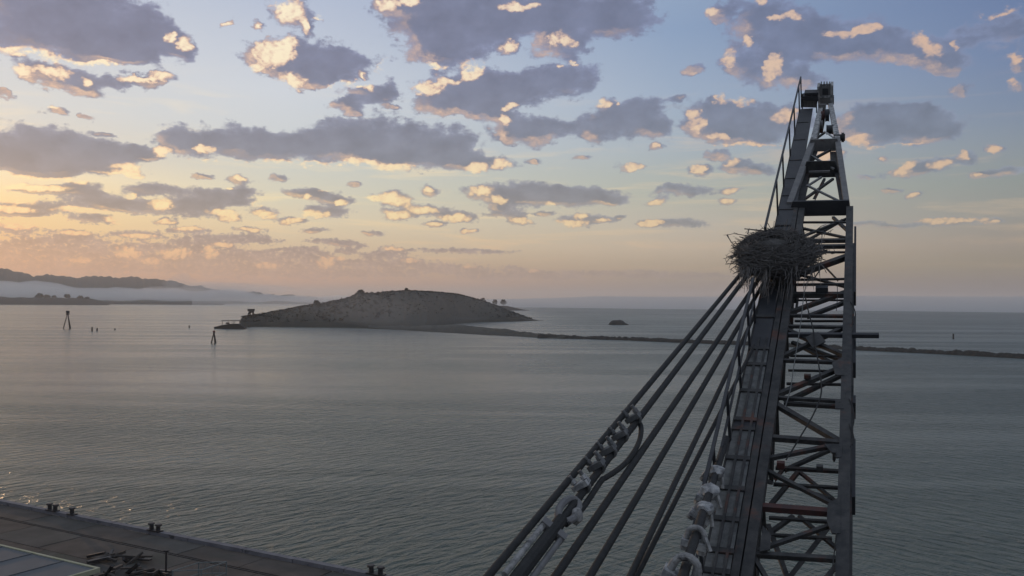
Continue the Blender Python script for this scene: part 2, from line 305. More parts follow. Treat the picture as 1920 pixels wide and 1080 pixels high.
# ------------------------------------------------------------------ mesh and material helpers
def link(name, me, mat=None, parent=None, label=None, cat=None, group=None, kind=None, smooth=False):
    o = bpy.data.objects.new(name, me)
    COL.objects.link(o)
    if me is not None and mat is not None and not me.materials: me.materials.append(mat)
    if me is not None and smooth: me.polygons.foreach_set('use_smooth', [True] * len(me.polygons))
    if parent is not None: o.parent = parent
    if label: o['label'] = label
    if cat: o['category'] = cat
    if group: o['group'] = group
    if kind: o['kind'] = kind
    return o
def thing(name, label, cat, loc, mat3=None, group=None):
    o = link(name, None, label=label, cat=cat, group=group)
    o.matrix_world = Matrix.Translation(loc) @ (mat3.to_4x4() if mat3 is not None else Matrix.Identity(4))
    o.empty_display_size = 0.5
    return o
class MB:
    def __init__(s): s.v = []; s.f = []
    def add(s, vs, fs):
        b = len(s.v); s.v += [tuple(x) for x in vs]; s.f += [tuple(i + b for i in f) for f in fs]; return s
    def frame(s, d, up):
        d = d.normalized(); x = d.cross(up)
        if x.length < 1e-4: x = d.cross(Vector((1, 0, 0)) if abs(d.x) < .9 else Vector((0, 1, 0)))
        x.normalize(); return x, x.cross(d)
    def bar(s, p, q, w, h, up=Vector((0, 0, 1)), w2=None, h2=None):
        p, q = Vector(p), Vector(q); x, u = s.frame(q - p, Vector(up)); w2 = w2 or w; h2 = h2 or h
        vs = [c + x * (sx * ww / 2) + u * (su * hh / 2) for c, ww, hh in ((p, w, h), (q, w2, h2)) for sx, su in ((-1, -1), (1, -1), (1, 1), (-1, 1))]
        return s.add(vs, [(3, 2, 1, 0), (4, 5, 6, 7), (0, 1, 5, 4), (1, 2, 6, 5), (2, 3, 7, 6), (3, 0, 4, 7)])
    def angle(s, p, q, w, t, up=Vector((0, 0, 1))):            # an L section: two thin legs
        p, q = Vector(p), Vector(q); x, u = s.frame(q - p, Vector(up))
        s.bar(p, q, w, t, up); o1 = x * (w / 2 - t / 2) - u * (w / 2 + 0.001)
        return s.bar(p + o1, q + o1, t, w - t, up)
    def tube(s, pts, r, n=8, cap=True):
        pts = [Vector(p) for p in pts]; rs = r if isinstance(r, (list, tuple)) else [r] * len(pts)
        b = len(s.v); ref = None
        for i, p in enumerate(pts):
            d = (pts[min(i + 1, len(pts) - 1)] - pts[max(i - 1, 0)]).normalized()
            if ref is None:
                ref = d.cross(Vector((0, 0, 1)))
                if ref.length < 1e-3: ref = d.cross(Vector((1, 0, 0)))
            ref = (ref - d * ref.dot(d)).normalized(); o = d.cross(ref)
            for k in range(n):
                a = 2 * math.pi * k / n
                s.v.append(tuple(p + (ref * math.cos(a) + o * math.sin(a)) * rs[i]))
        for i in range(len(pts) - 1):
            for k in range(n):
                a, c = b + i * n + k, b + i * n + (k + 1) % n
                s.f.append((a, c, c + n, a + n))
        if cap:
            s.f.append(tuple(b + k for k in range(n))[::-1]); s.f.append(tuple(b + (len(pts) - 1) * n + k for k in range(n)))
        return s
    def prism(s, poly, off):
        n = len(poly); off = Vector(off)
        vs = [Vector(p) for p in poly] + [Vector(p) + off for p in poly]
        return s.add(vs, [tuple(range(n))[::-1], tuple(range(n, 2 * n))] + [(i, (i + 1) % n, (i + 1) % n + n, i + n) for i in range(n)])
    def strands(s, pts, r, lay=.42, n=18, seg=.045):
        P = [Vector(p) for p in pts]; L = sum((b - a).length for a, b in zip(P, P[1:])); k = max(8, int(L / seg)); b = len(s.v)
        cum = [0.0]
        for a, c in zip(P, P[1:]): cum.append(cum[-1] + (c - a).length)
        d0 = (P[-1] - P[0]).normalized(); x = d0.cross(Vector((0, 0, 1))).normalized(); j = 0
        for i in range(k + 1):
            q = L * i / k
            while j < len(P) - 2 and cum[j + 1] < q: j += 1
            p = P[j].lerp(P[j + 1], (q - cum[j]) / max(1e-6, cum[j + 1] - cum[j])); d = (P[j + 1] - P[j]).normalized()
            u = (x - d * x.dot(d)).normalized(); w = d.cross(u); tw = 2 * math.pi * q / lay
            for m in range(n):
                a = 2 * math.pi * m / n; rad = r * (.90 + .10 * abs(math.cos(3 * (a - tw))) * 1.6 - .03)
                s.v.append(tuple(p + (u * math.cos(a) + w * math.sin(a)) * rad))
        for i in range(k):
            for m in range(n):
                a, c = b + i * n + m, b + i * n + (m + 1) % n; s.f.append((a, c, c + n, a + n))
        return s
    def disc(s, c, axis, r, t, n=20, hole=0.0):
        c, axis = Vector(c), Vector(axis).normalized()
        return s.tube([c - axis * t / 2, c - axis * t * .3, c + axis * t * .3, c + axis * t / 2], [r, r * .9, r * .9, r], n)
    def blob(s, c, r, seed=0, sub=2, sq=(1, 1, 1), rough=.25):
        bm = bmesh.new(); bmesh.ops.create_icosphere(bm, subdivisions=sub, radius=1)
        for v in bm.verts:
            k = 1 + rough * noise.noise(v.co * 1.7 + Vector((seed * 3.1, seed, -seed)))
            v.co = Vector((v.co.x * sq[0], v.co.y * sq[1], v.co.z * sq[2])) * r * k + Vector(c)
        bm.verts.index_update(); s.add([v.co for v in bm.verts], [[v.index for v in f.verts] for f in bm.faces]); bm.free(); return s
    def me(s, name):
        m = bpy.data.meshes.new(name); m.from_pydata(s.v, [], s.f); m.update()
        bm = bmesh.new(); bm.from_mesh(m); bmesh.ops.recalc_face_normals(bm, faces=bm.faces); bm.to_mesh(m); bm.free(); return m
    def obj(s, name, mat, parent=None, **k): return link(name, s.me(name), mat, parent, **k)

def material(name, col, rough=.7, metal=0.0, col2=None, scale=2.0, amount=.5, bump=0.0, bscale=20.0, spec=.5, col3=None, scale3=1.0, thr3=(.6, .72), detail=6):
    m = bpy.data.materials.new(name); m.use_nodes = True; t = NT(m.node_tree)
    b = m.node_tree.nodes['Principled BSDF']
    b.inputs['Roughness'].default_value = rough; b.inputs['Metallic'].default_value = metal
    b.inputs['Specular IOR Level'].default_value = spec
    co = t.node('ShaderNodeTexCoord').outputs['Object']
    c = None
    if col2:
        n = t.noise(co, scale, detail, .62)
        c = t.mix(t.step(n.outputs[0], .5 - amount * .5, .5 + amount * .5), col, col2)
    if col3:
        n = t.noise(co, scale3, 7, .65)
        c = t.mix(t.step(n.outputs[0], *thr3), c if c is not None else col, col3)
    if c is None: b.inputs['Base Color'].default_value = (*col, 1)
    else: m.node_tree.links.new(c, b.inputs['Base Color'])
    if bump:
        n = t.noise(co, bscale, 5, .6); bp = t.node('ShaderNodeBump')
        bp.inputs['Strength'].default_value = bump; bp.inputs['Distance'].default_value = .02
        m.node_tree.links.new(n.outputs[0], bp.inputs['Height']); m.node_tree.links.new(bp.outputs[0], b.inputs['Normal'])
    return m
def volume_material(name, col, density, aniso=.3):
    m = bpy.data.materials.new(name); m.use_nodes = True; nt = m.node_tree; nt.nodes.clear()
    v = nt.nodes.new('ShaderNodeVolumePrincipled'); o = nt.nodes.new('ShaderNodeOutputMaterial')
    v.inputs['Color'].default_value = (*col, 1); v.inputs['Density'].default_value = density; v.inputs['Anisotropy'].default_value = aniso
    nt.links.new(v.outputs[0], o.inputs['Volume']); m.cycles.homogeneous_volume = True
    return m

STEEL = material('painted_steel', (.026, .028, .029), .7, 0, (.070, .069, .066), 4.5, .5, .4, 45, .3, (.115, .050, .034), 1.6, (.55, .70))
STEEL_GREY = material('weathered_grey_steel', (.13, .13, .132), .75, 0, (.21, .208, .20), 4.0, .6, .3, 50, .3, (.12, .075, .06), 2.2, (.60, .72))
STEEL_WHITE = material('bird_streaked_steel', (.17, .175, .18), .8, 0, (.50, .50, .48), 9.0, .35, .35, 60, .25, (.15, .06, .05), 3.0, (.66, .74))
STEEL_DARK = material('dark_deck_plate', (.026, .029, .034), .62, 0, (.048, .050, .054), 2.5, .7, .3, 40, .4)
RUST = material('rusty_red_steel', (.10, .038, .030), .75, 0, (.055, .040, .040), 6.0, .6, .3, 50, .3)
ROPE = material('greased_wire_rope', (.017, .018, .018), .7, 0, (.034, .034, .033), 9.0, .6, .3, 120, .25)
GRATE = material('open_grating_with_droppings', (.095, .100, .098), .85, 0, (.22, .225, .215), 7.0, .55, .9, 70, .25, (.06, .075, .045), 1.5, (.62, .75))
TWIG = material('weathered_sticks', (.066, .062, .058), .9, 0, (.140, .132, .122), 5.0, .7, 0)
GUANO = material('white_caked_clip', (.15, .15, .145), .85, 0, (.40, .395, .375), 12.0, .5, .5, 60, .2, (.07, .07, .07), 5.0, (.52, .66))

# ------------------------------------------------------------------ water
def water_material():
    m = bpy.data.materials.new('bay_water'); m.use_nodes = True; t = NT(m.node_tree)
    b = m.node_tree.nodes['Principled BSDF']
    b.inputs['Base Color'].default_value = (.042, .068, .052, 1)
    b.inputs['Roughness'].default_value = .36; b.inputs['IOR'].default_value = 1.50
    co = t.node('ShaderNodeTexCoord').outputs['Object']
    def mapped(crest, along, across):            # stretched along the crests, in metres
        n = t.node('ShaderNodeMapping', vector_type='TEXTURE'); n.inputs['Rotation'].default_value = (0, 0, R(crest)); n.inputs['Scale'].default_value = (along, across, 1)
        m.node_tree.links.new(co, n.inputs[0]); return n.outputs[0]
    sep = t.node('ShaderNodeSeparateXYZ'); m.node_tree.links.new(co, sep.inputs[0])
    chopA = t.noise(mapped(46, 4.4, 1.5), 1.0, 4, .52, .5)
    chopB = t.noise(mapped(128, 4.3, 1.5), 1.0, 4, .52, .5)
    fine = t.noise(mapped(70, 1.1, .55), 1.0, 3, .55, .3)
    swell = t.noise(mapped(60, 30, 9), 1.0, 3, .5)
    slick = t.noise(mapped(2, 520, 60), 1.0, 5, .6, 1.2)
    patch = t.noise(mapped(30, 150, 90), 1.0, 4, .55, .8)
    side = t.step(t.m('ADD', sep.outputs[0], t.m('MULTIPLY', t.m('SUBTRACT', patch.outputs[0], .5), 160.0)), -30.0, 70.0)
    mx = t.node('ShaderNodeMix', data_type='FLOAT'); t.put(mx.inputs[0], side); t.put(mx.inputs[2], chopA.outputs[0]); t.put(mx.inputs[3], chopB.outputs[0])
    # the water in the lee of the island and breakwater, on the left, is calmer than that outside
    lee = t.m('MULTIPLY', t.step(sep.outputs[1], 75.0, 360.0), t.step(t.m('ADD', sep.outputs[0], t.m('MULTIPLY', t.m('SUBTRACT', patch.outputs[0], .5), 120.0)), -110.0, 170.0, 1.0, 0.0))
    calm = t.m('MULTIPLY_ADD', lee, -.62, 1.0)
    rg = t.m('ADD', t.m('MULTIPLY_ADD', lee, -.17, .36), t.step(slick.outputs[0], .40, .58, -.05, .02))
    m.node_tree.links.new(rg, b.inputs['Roughness'])
    amp = t.m('MULTIPLY', t.m('MULTIPLY', t.step(slick.outputs[0], .36, .58, .45, 1.0), calm), t.step(patch.outputs[0], .3, .7, .75, 1.1))
    crest = t.m('POWER', mx.outputs[0], 1.4)
    h = t.m('MULTIPLY_ADD', crest, 3.4, t.m('MULTIPLY_ADD', fine.outputs[0], .16, t.m('MULTIPLY', swell.outputs[0], .6)))
    bp = t.node('ShaderNodeBump'); bp.inputs['Distance'].default_value = 1.0
    m.node_tree.links.new(amp, bp.inputs['Strength']); m.node_tree.links.new(h, bp.inputs['Height'])
    m.node_tree.links.new(bp.outputs[0], b.inputs['Normal'])
    return m
WAT = 24000.0
g = MB(); g.add([(-WAT, -WAT, 0), (WAT, -WAT, 0), (WAT, WAT, 0), (-WAT, WAT, 0)], [(0, 1, 2, 3)])
g.obj('water', water_material(), kind='structure')

# haze over the whole bay, and fog lying on the water in front of the far shore
hz = MB(); hx = 26000.0; z0, z1 = -1.0, 330.0
hz.add([(-hx, -hx, z0), (hx, -hx, z0), (hx, hx, z0), (-hx, hx, z0), (-hx, -hx, z1), (hx, -hx, z1), (hx, hx, z1), (-hx, hx, z1)],
       [(3, 2, 1, 0), (4, 5, 6, 7), (0, 1, 5, 4), (1, 2, 6, 5), (2, 3, 7, 6), (3, 0, 4, 7)])
hz.obj('haze', volume_material('haze_air', (1.0, .965, .93), 7.0e-5), kind='stuff')

def radial_slab(cols, name):
    """closed lump: cols = list of (px, dist_near, dist_far, z_low, z_high), soft rounded section"""
    m = MB(); n = 14; fr = []
    for px, d0, d1, zl, zh in cols:
        ring = []
        for k in range(n):
            a = 2 * math.pi * k / n
            d = (d0 + d1) / 2 - math.cos(a) * (d1 - d0) / 2; z = (zl + zh) / 2 + math.sin(a) * (zh - zl) / 2
            ring.append(at_dist(px, d, z))
        fr.append(ring)
    vs = [p for r_ in fr for p in r_]; fs = []
    for i in range(len(fr) - 1):
        for k in range(n):
            a, c = i * n + k, i * n + (k + 1) % n
            fs.append((a, c, c + n, a + n))
    fs += [tuple(range(n))[::-1], tuple((len(fr) - 1) * n + k for k in range(n))]
    return m.add(vs, fs).me(name)
def fog_top(x, d, pts):
    for (xa, ya), (xb, yb) in zip(pts, pts[1:]):
        if xa <= x <= xb:
            y = ya + (yb - ya) * (x - xa) / (xb - xa); return height_at(x, y, d)
    return height_at(x, pts[-1][1], d)
lt = [(-420, 524), (0, 527), (60, 527), (130, 532), (200, 538), (330, 541), (420, 545), (520, 552), (640, 558), (700, 561)]
cols = []
for i, px in enumerate(range(-400, 701, 15)):
    wob = 26 * noise.noise(Vector((px * .011, 3.3, 0))) + 16 * noise.noise(Vector((px * .037, 1.3, 0)))
    cols.append((px, 5700, 6600, 16 + 10 * noise.noise(Vector((px * .02, 9, 0))), max(45, fog_top(px, 6100, lt) + wob)))
link('fog_bank', radial_slab(cols, 'fog_bank'), volume_material('fog_thick', (1.0, .985, .965), 2.4e-3, .25), kind='stuff')
cols = []
for i, px in enumerate(range(640, 2361, 60)):
    wob = 5 * noise.noise(Vector((px * .006, 5.3, 0))) + 2.5 * noise.noise(Vector((px * .03, 2.3, 0)))
    k = min(1, max(.3, (px - 600) / 500))
    near_d = 2300 + 1500 * max(0, (1150 - px) / 500)
    cols.append((px, near_d, 8200, .5, 30 + (height_at(px, 556, 4500) - 30) * k + wob))
link('fog_bank', radial_slab(cols, 'fog_bank'), volume_material('fog_low', (.80, .83, .85), 1.3e-3, .2), kind='stuff')
cols = []
for i, px in enumerate(range(360, 1000, 40)):
    wob = 6 * noise.noise(Vector((px * .02, 7.3, 0)))
    cols.append((px, 3300, 5200, 2, 38 + wob))
link('fog_bank', radial_slab(cols, 'fog_bank'), volume_material('fog_thin', (1.0, .98, .96), 3.0e-4, .2), kind='stuff')

MIST = volume_material('mist_wisp', (1.0, .98, .96), 1.3e-3, .2)
MIST_THIN = volume_material('mist_thin', (1.0, .98, .96), 6.5e-4, .2)
for px0, px1, d0, d1, za, zb, sd_ in ((470, 985, 845, 975, 1, 44, 1), (560, 780, 880, 980, 4, 40, 7), (-120, 150, 5000, 5500, 40, 105, 3), (200, 430, 5100, 5600, 30, 100, 4), (330, 560, 5900, 6500, 60, 150, 5), (300, 372, 6650, 6950, 90, 215, 6)):
    cols = []
    for k in range(15):
        u = k / 14; px = px0 + (px1 - px0) * u; e = max(.04, math.sin(math.pi * u) ** .7) * (1 + .35 * noise.noise(Vector((u * 4, sd_ * 5.1, 0))))
        zc = (za + zb) / 2 + (zb - za) * .2 * noise.noise(Vector((u * 2.5, sd_ * 2.2, 3)))
        cols.append((px, (d0 + d1) / 2 - (d1 - d0) / 2 * e, (d0 + d1) / 2 + (d1 - d0) / 2 * e, max(.6, zc - (zb - za) / 2 * e), zc + (zb - za) / 2 * e))
    link('mist', radial_slab(cols, 'mist'), MIST_THIN if sd_ in (1, 2, 7) else MIST, kind='stuff')
# ------------------------------------------------------------------ land
SCRUB = material('dark_scrub_slope', (.056, .058, .052), .95, 0, (.084, .080, .066), .05, .8, 0, 1, .1, (.098, .088, .068), .018, (.48, .74))
ROCK = material('wet_dark_rock', (.022, .022, .020), .9, 0, (.055, .052, .046), .6, .6, 0, 1, .2)
HILL = material('wooded_far_hills', (.022, .026, .024), .95, 0, (.040, .040, .036), .004, .6, 0, 1, .1)
LEAF = material('dark_leaves', (.018, .022, .016), .9, 0, (.034, .036, .024), .8, .6, 0, 1, .1)
def interp(pts, x):
    if x <= pts[0][0]: return pts[0][1]
    for (xa, ya), (xb, yb) in zip(pts, pts[1:]):
        if x <= xb: return ya + (yb - ya) * (x - xa) / (xb - xa)
    return pts[-1][1]
def fb(x, y, s, o=4):
    v = 0; a = 1
    for k in range(o): v += a * noise.noise(Vector((x * s, y * s, k * 7.7))); s *= 2.1; a *= .5
    return v
def grid_obj(name, xs, ts, fn, mat, **k):
    vs = [fn(x, t) for x in xs for t in ts]; n = len(ts)
    fs = [(i * n + j, (i + 1) * n + j, (i + 1) * n + j + 1, i * n + j + 1) for i in range(len(xs) - 1) for j in range(n - 1)]
    m = bpy.data.meshes.new(name); m.from_pydata(vs, [], fs); m.update(); return link(name, m, mat, smooth=True, **k)
def fr(a, b, n): return [a + (b - a) * i / n for i in range(n + 1)]

# far wooded hills on the left
sil = [(-500, 500), (-200, 498), (0, 505), (45, 509), (62, 516), (78, 516), (95, 512), (112, 517), (150, 519), (200, 518), (262, 519), (300, 524), (340, 532), (392, 541), (440, 546), (500, 551), (560, 556), (620, 560)]
def hill(px, t):
    d = 7000 + 1500 * t
    top = height_at(px, interp(sil, px), 7700) + 9 * fb(px, 0, .03) + 7 * fb(px, 5, .21, 2)
    s = math.sin(min(1, t / .5) * math.pi / 2) if t < .5 else math.cos((t - .5) / .5 * math.pi / 2)
    z = top * s ** 1.2 + 14 * fb(px, t * 60, .05) * s
    p = at_dist(px, d, max(-.5, z) if 0 < t < 1 else -.6); return p
grid_obj('hills', fr(-500, 620, 560), fr(0, 1, 24), hill, HILL, kind='structure')
lo = [(-400, 556), (0, 557), (60, 558), (75, 557), (170, 560), (190, 564), (204, 568)]
def spitland(px, t):
    d = 4450 + 500 * t; z = (height_at(px, interp(lo, px), 4500) - 0) * math.sin(math.pi * t) ** .4 * (1 + .15 * fb(px, t * 40, .06)) if 0 < t < 1 else -.6
    return at_dist(px, d, max(z, -.6) if px < 203 else -.6)
grid_obj('far_shore', fr(-400, 206, 120), fr(0, 1, 10), spitland, HILL, kind='structure')
lo2 = [(150, 568), (205, 565), (300, 566), (345, 567), (420, 569)]
def flat(px, t):
    d = 5050 + 450 * t; z = max(0, height_at(px, interp(lo2, px), 5300)) * math.sin(math.pi * t) ** .5 if 0 < t < 1 else -.6
    return at_dist(px, d, z)
grid_obj('far_shore', fr(180, 420, 60), fr(0, 1, 6), flat, HILL, kind='structure')

def clump(c, r, h, seed, n=70, leaf=.16):
    m = MB(); rr = random.Random(seed)
    for i in range(n):
        a = rr.uniform(0, 2 * math.pi); q = rr.random() ** .5; z = rr.uniform(.15, 1) ** .8
        wz = math.sin(min(1, z * 1.15) * math.pi * .86) ** .6
        p = Vector((math.cos(a) * r * q * wz, math.sin(a) * r * q * wz, h * z)); s = r * leaf * rr.uniform(.7, 1.9)
        d1 = Vector((rr.uniform(-1, 1), rr.uniform(-1, 1), rr.uniform(-.6, .6))).normalized() * s; d2 = Vector((rr.uniform(-1, 1), rr.uniform(-1, 1), rr.uniform(-.8, .8))).normalized() * s
        p += Vector(c); m.add([p - d1 - d2, p + d1 - d2 * .6, p + d1 * .7 + d2, p - d1 + d2 * .8], [(0, 1, 2, 3)])
    return m
def tree(px, d, z, h, r, seed, label, group=None, cat='tree'):
    t = thing('tree', label, cat, at_dist(px, d, z), group=group)
    MB().tube([(0, 0, -.8), (.1, 0, h * .3), (0, .1, h * .75)], [r * .09, r * .07, r * .03], 6).obj('trunk', TWIG, t)
    clump((0, 0, h * .12), r, h * .88, seed, 150).obj('crown', LEAF, t)
    return t
for i, (px, py, hh, rr_) in enumerate([(74, 556, 22, 17), (88, 557, 16, 16), (101, 558, 15, 12), (126, 556, 22, 15), (151, 558, 17, 13), (163, 560, 12, 12)]):
    lab = ['tall dark tree at the left end of the row on the far low shore', 'broad bushy tree just right of the tall end tree on the far shore', 'small round tree third in the row on the far low shore',
           'tallest domed tree in the middle of the row on the far low shore', 'round tree second from the right on the far low shore', 'lowest tree at the right end of the row on the far low shore'][i]
    tree(px, 4640, height_at(px, interp(lo, px), 4500) * .8, hh, rr_, 60 + i, lab, 'trees on the far low shore')

# the island
isl_top = [(450, 604), (452, 597), (456, 594), (470, 592), (500, 587), (520, 583), (540, 580), (562, 575), (580, 572), (592, 570), (600, 572), (615, 568), (640, 563), (660, 559), (666, 554), (672, 550), (680, 551), (700, 551), (720, 549), (742, 547), (760, 545), (800, 546.5), (830, 548), (855, 551), (880, 557), (905, 564), (930, 573), (955, 583), (975, 590), (990, 596), (1000, 598), (1012, 601), (1018, 604)]
isl_near = [(448, 1042), (600, 1020), (750, 990), (800, 1010), (850, 1200), (900, 1290), (960, 1360), (1020, 1440)]
isl_ridge = [(448, 1062), (600, 1120), (760, 1190), (900, 1400), (1020, 1465)]
def isl(px, t):
    dn_, dr = interp(isl_near, px), interp(isl_ridge, px); db = dr + 120 * min(1, (px - 446) / 60, (1022 - px) / 60) + 8
    H = max(.3, height_at(px, interp(isl_top, px), dr))
    if t <= .55:
        u = t / .55; d = dn_ + (dr - dn_) * u; s = math.sin(u * math.pi / 2) ** .85
        clf = min(6.0, H * .5) * min(1, u / .04)
        z = max(H * s, clf) if u > 0 else -.6
    else:
        u = (t - .55) / .45; d = dr + (db - dr) * u; z = H * math.cos(u * math.pi / 2) if u < 1 else -.6
    edge = min(1, t / .08, (1 - t) / .1)
    z += ((1.6 * fb(px, t * 90, .05) - 2.6 * abs(fb(px * 1.0, t * 14, .045, 3))) * min(1, H / 12) * min(1, abs(t - .55) / .12) - 0.2) * edge
    if px <= 448.5 or px >= 1021: z = -.6
    return at_dist(px, d, z)
grid_obj('island', fr(448, 1021.5, 260), fr(0, 1, 46), isl, SCRUB, kind='structure')
# scrub on the island: clumps nobody could count
sc_m = MB(); rr = random.Random(5)
for i in range(2600):
    px = rr.uniform(456, 1010); t = rr.choice([rr.uniform(.5, .6), rr.uniform(.08, .55)])
    p = isl(px, t)
    if p.z < 3: continue
    k = rr.uniform(.5, 1.5) * (1.25 if 590 < px < 740 else .8)
    for j in range(4):
        c = p + Vector((rr.uniform(-1, 1) * 2.2, rr.uniform(-1, 1) * 2.2, rr.uniform(-.2, .9) * k)); s = k * rr.uniform(.5, 1.1)
        d1 = Vector((rr.uniform(-1, 1), rr.uniform(-1, 1), rr.uniform(-.5, .5))).normalized() * s; d2 = Vector((rr.uniform(-1, 1), rr.uniform(-1, 1), rr.uniform(0, .9))).normalized() * s
        sc_m.add([c - d1 - d2, c + d1 - d2, c + d1 + d2, c - d1 + d2], [(0, 1, 2, 3)])
sc_m.obj('island_scrub', material('scrub_leaves', (.044, .047, .039), .9, 0, (.070, .068, .056), .3, .7, 0, 1, .1), kind='stuff')
for i, (px, rr_, hh, lab) in enumerate([(676, 4.6, 4.6, 'broad dark tree on the left shoulder of the island ridge'), (762, 2.6, 3.6, 'small lone tree on the very top of the island'), (594, 4.0, 4.6, 'round tree low on the left slope of the island skyline')]):
    p = isl(px, .55); t = thing('tree', lab, 'tree', p, group='trees on the island skyline')
    MB().tube([(0, 0, -.5), (0, .1, hh * .7)], [.3, .12], 6).obj('trunk', TWIG, t)
    clump((0, 0, 0), rr_, hh, 90 + i, 160).obj('crown', LEAF, t)

# low marsh spit in front of the island, running into the breakwater
def spit(px, t):
    y0 = interp([(690, 616.5), (750, 619), (800, 622), (870, 626), (920, 629), (970, 631), (1020, 634), (1060, 635.5)], px)
    y1 = interp([(690, 614), (800, 611), (850, 609), (872, 611), (910, 615), (950, 618.5), (975, 624), (1020, 630), (1060, 633)], px)
    y = y0 + (y1 - y0) * t
    z = 2.6 * math.sin(math.pi * t) ** .5 * (1 + .5 * fb(px, t * 20, .08)) if 0 < t < 1 else -.5
    ly = interp([(895, 623), (925, 624.5), (965, 627.5), (1000, 631)], px)
    if 905 < px < 985: z -= 5.5 * max(0, 1 - abs(y - ly) / 1.6) * min(1, (px - 905) / 12, (985 - px) / 12)
    p = on_z(px, y, 0); return Vector((p.x, p.y, max(-.5, z)))
grid_obj('marsh_spit', fr(690, 1060, 150), fr(0, 1, 22), spit, SCRUB, kind='structure')
bw = [(1010, 633.5), (1060, 634.5), (1100, 635.5), (1180, 638), (1280, 642.5), (1400, 647), (1500, 651), (1600, 656), (1700, 660.5), (1800, 665.5), (1920, 672), (2200, 689)]
def breakwater(px, t):
    y = interp(bw, px); p = on_z(px, y, 0); q = on_z(px + 4, interp(bw, px + 4), 0); tdir = (q - p).normalized(); nrm = Vector((-tdir.y, tdir.x, 0))
    w_ = 9.0 + 1.5 * fb(px, 3, .05); u = t * 2 - 1
    hgt = 2.5 + .9 * fb(px, 9, .06) + .5 * noise.noise(Vector((px * .31, 2, 0)))
    z = hgt * max(0, 1 - abs(u) ** 1.6) + .95 * fb(px * 1.3, u * 9, .6, 3) * (1 - abs(u)) if abs(u) < 1 else -.6
    pp = p + nrm * (u * w_ / 2); return Vector((pp.x, pp.y, z))
grid_obj('breakwater', fr(1010, 2200, 900), fr(0, 1, 10), breakwater, ROCK, kind='structure')
# rock islet beyond the breakwater
isd = on_z(1160, 609.5, 0); px_m = isd.length / F_PX
def islet(a, t):
    rx, ry = 16.5 * px_m * 1.05, 13; q = t
    x = math.cos(a) * rx * q; y = math.sin(a) * ry * q
    z = 9.0 * px_m * (1 - q ** 3.4) * (1 + .12 * fb(x, y, .16)) if q < 1 else -.6
    return Vector((isd.x + x + (3.5 * px_m if q > .9 and math.cos(a) > .9 else 0), isd.y + 12 + y, z))
grid_obj('rock_islet', fr(0, 2 * math.pi, 48), fr(0.02, 1, 14), islet, ROCK, kind='structure')
# far low headland in the fog with three dark tree tops showing over it
hd = 3150.0
def head(px, t):
    z = 16 * math.sin(math.pi * t) ** .5 * min(1, max(0, (px - 860) / 30), max(0, (990 - px) / 40)) if 0 < t < 1 else -.6
    return at_dist(px, hd - 60 + 160 * t, max(z, -.6))
grid_obj('far_shore', fr(856, 992, 30), fr(0, 1, 8), head, HILL, kind='structure')
for i, (px, rr_, yt) in enumerate([(905, 11, 559), (928, 9, 562), (944, 10, 562)]):
    tree(px, hd, 14, height_at(px, yt, hd) - 14, rr_, 130 + i, ['dark tree tops rising above the fog nearest the island slope', 'middle of the three tree tops standing above the fog', 'tree tops standing above the fog farthest from the island slope'][i], 'tree tops above the fog')

# ------------------------------------------------------------------ marks and posts in the bay
WOOD = material('old_wet_timber', (.035, .030, .026), .85, 0, (.070, .058, .048), 1.5, .6, .4, 8)
REDP = material('faded_red_board', (.22, .055, .045), .7, 0, (.15, .05, .045), 2, .6)
def dolphin(px, yb, yt, spread, label, red):
    p = on_z(px, yb, 0); t = thing('channel_marker', label, 'channel marker', p, group='channel markers in the bay')
    pm = p.length / F_PX; h = (yb - yt) * pm; w_ = spread * pm
    for sx, sy in ((-1, -.35), (1, -.2), (.2, .8)):
        MB().tube([(sx * w_ * .5, sy * w_ * .5, -1.5), (sx * w_ * .04, sy * w_ * .04, h * .80)], [.48, .36], 8).obj('pile', WOOD, t)
    MB().bar((0, 0, h * .76), (0, 0, h * .86), w_ * .30, w_ * .30).obj('collar', WOOD, t)
    MB().bar((-w_ * .22, 0, h * .93), (w_ * .22, 0, h * .93), w_ * .1, h * .13).obj('day_board', REDP if red else WOOD, t)
    MB().tube([(0, 0, h * .86), (0, 0, h)], .16, 6).obj('light_post', WOOD, t)
dolphin(126.5, 616, 586, 13, 'tall splayed timber channel marker in open water at far left', False)
dolphin(401, 643, 621, 9.5, 'short timber channel marker with a faded red board by the island tip', True)
for px, yb, hpx, lab in [(172.5, 621, 7, 'taller of two thin posts right of the tall channel marker'), (182, 620.5, 5, 'shorter of two thin posts right of the tall channel marker'),
                         (215.5, 618.5, 2.6, 'stub of a pile barely out of the water between the two markers'), (355, 614.5, 4, 'thin lone post left of the island tip'), (1787.5, 636, 9.5, 'lone dark pile in the bluish water beyond the breakwater'),
                         (1237, 640, 5.5, 'short post standing on the rocks of the breakwater')]:
    p = on_z(px, yb, 0); pm = p.length / F_PX
    MB().tube([(0, 0, -1.2), (0, 0, hpx * pm * .6), (.05, 0, hpx * pm)], [.75, .7, .62] if px < 1000 or px > 1700 else [.35, .33, .3], 8).obj('mooring_pile', WOOD, label=lab, cat='post', group='lone posts in the bay').location = p
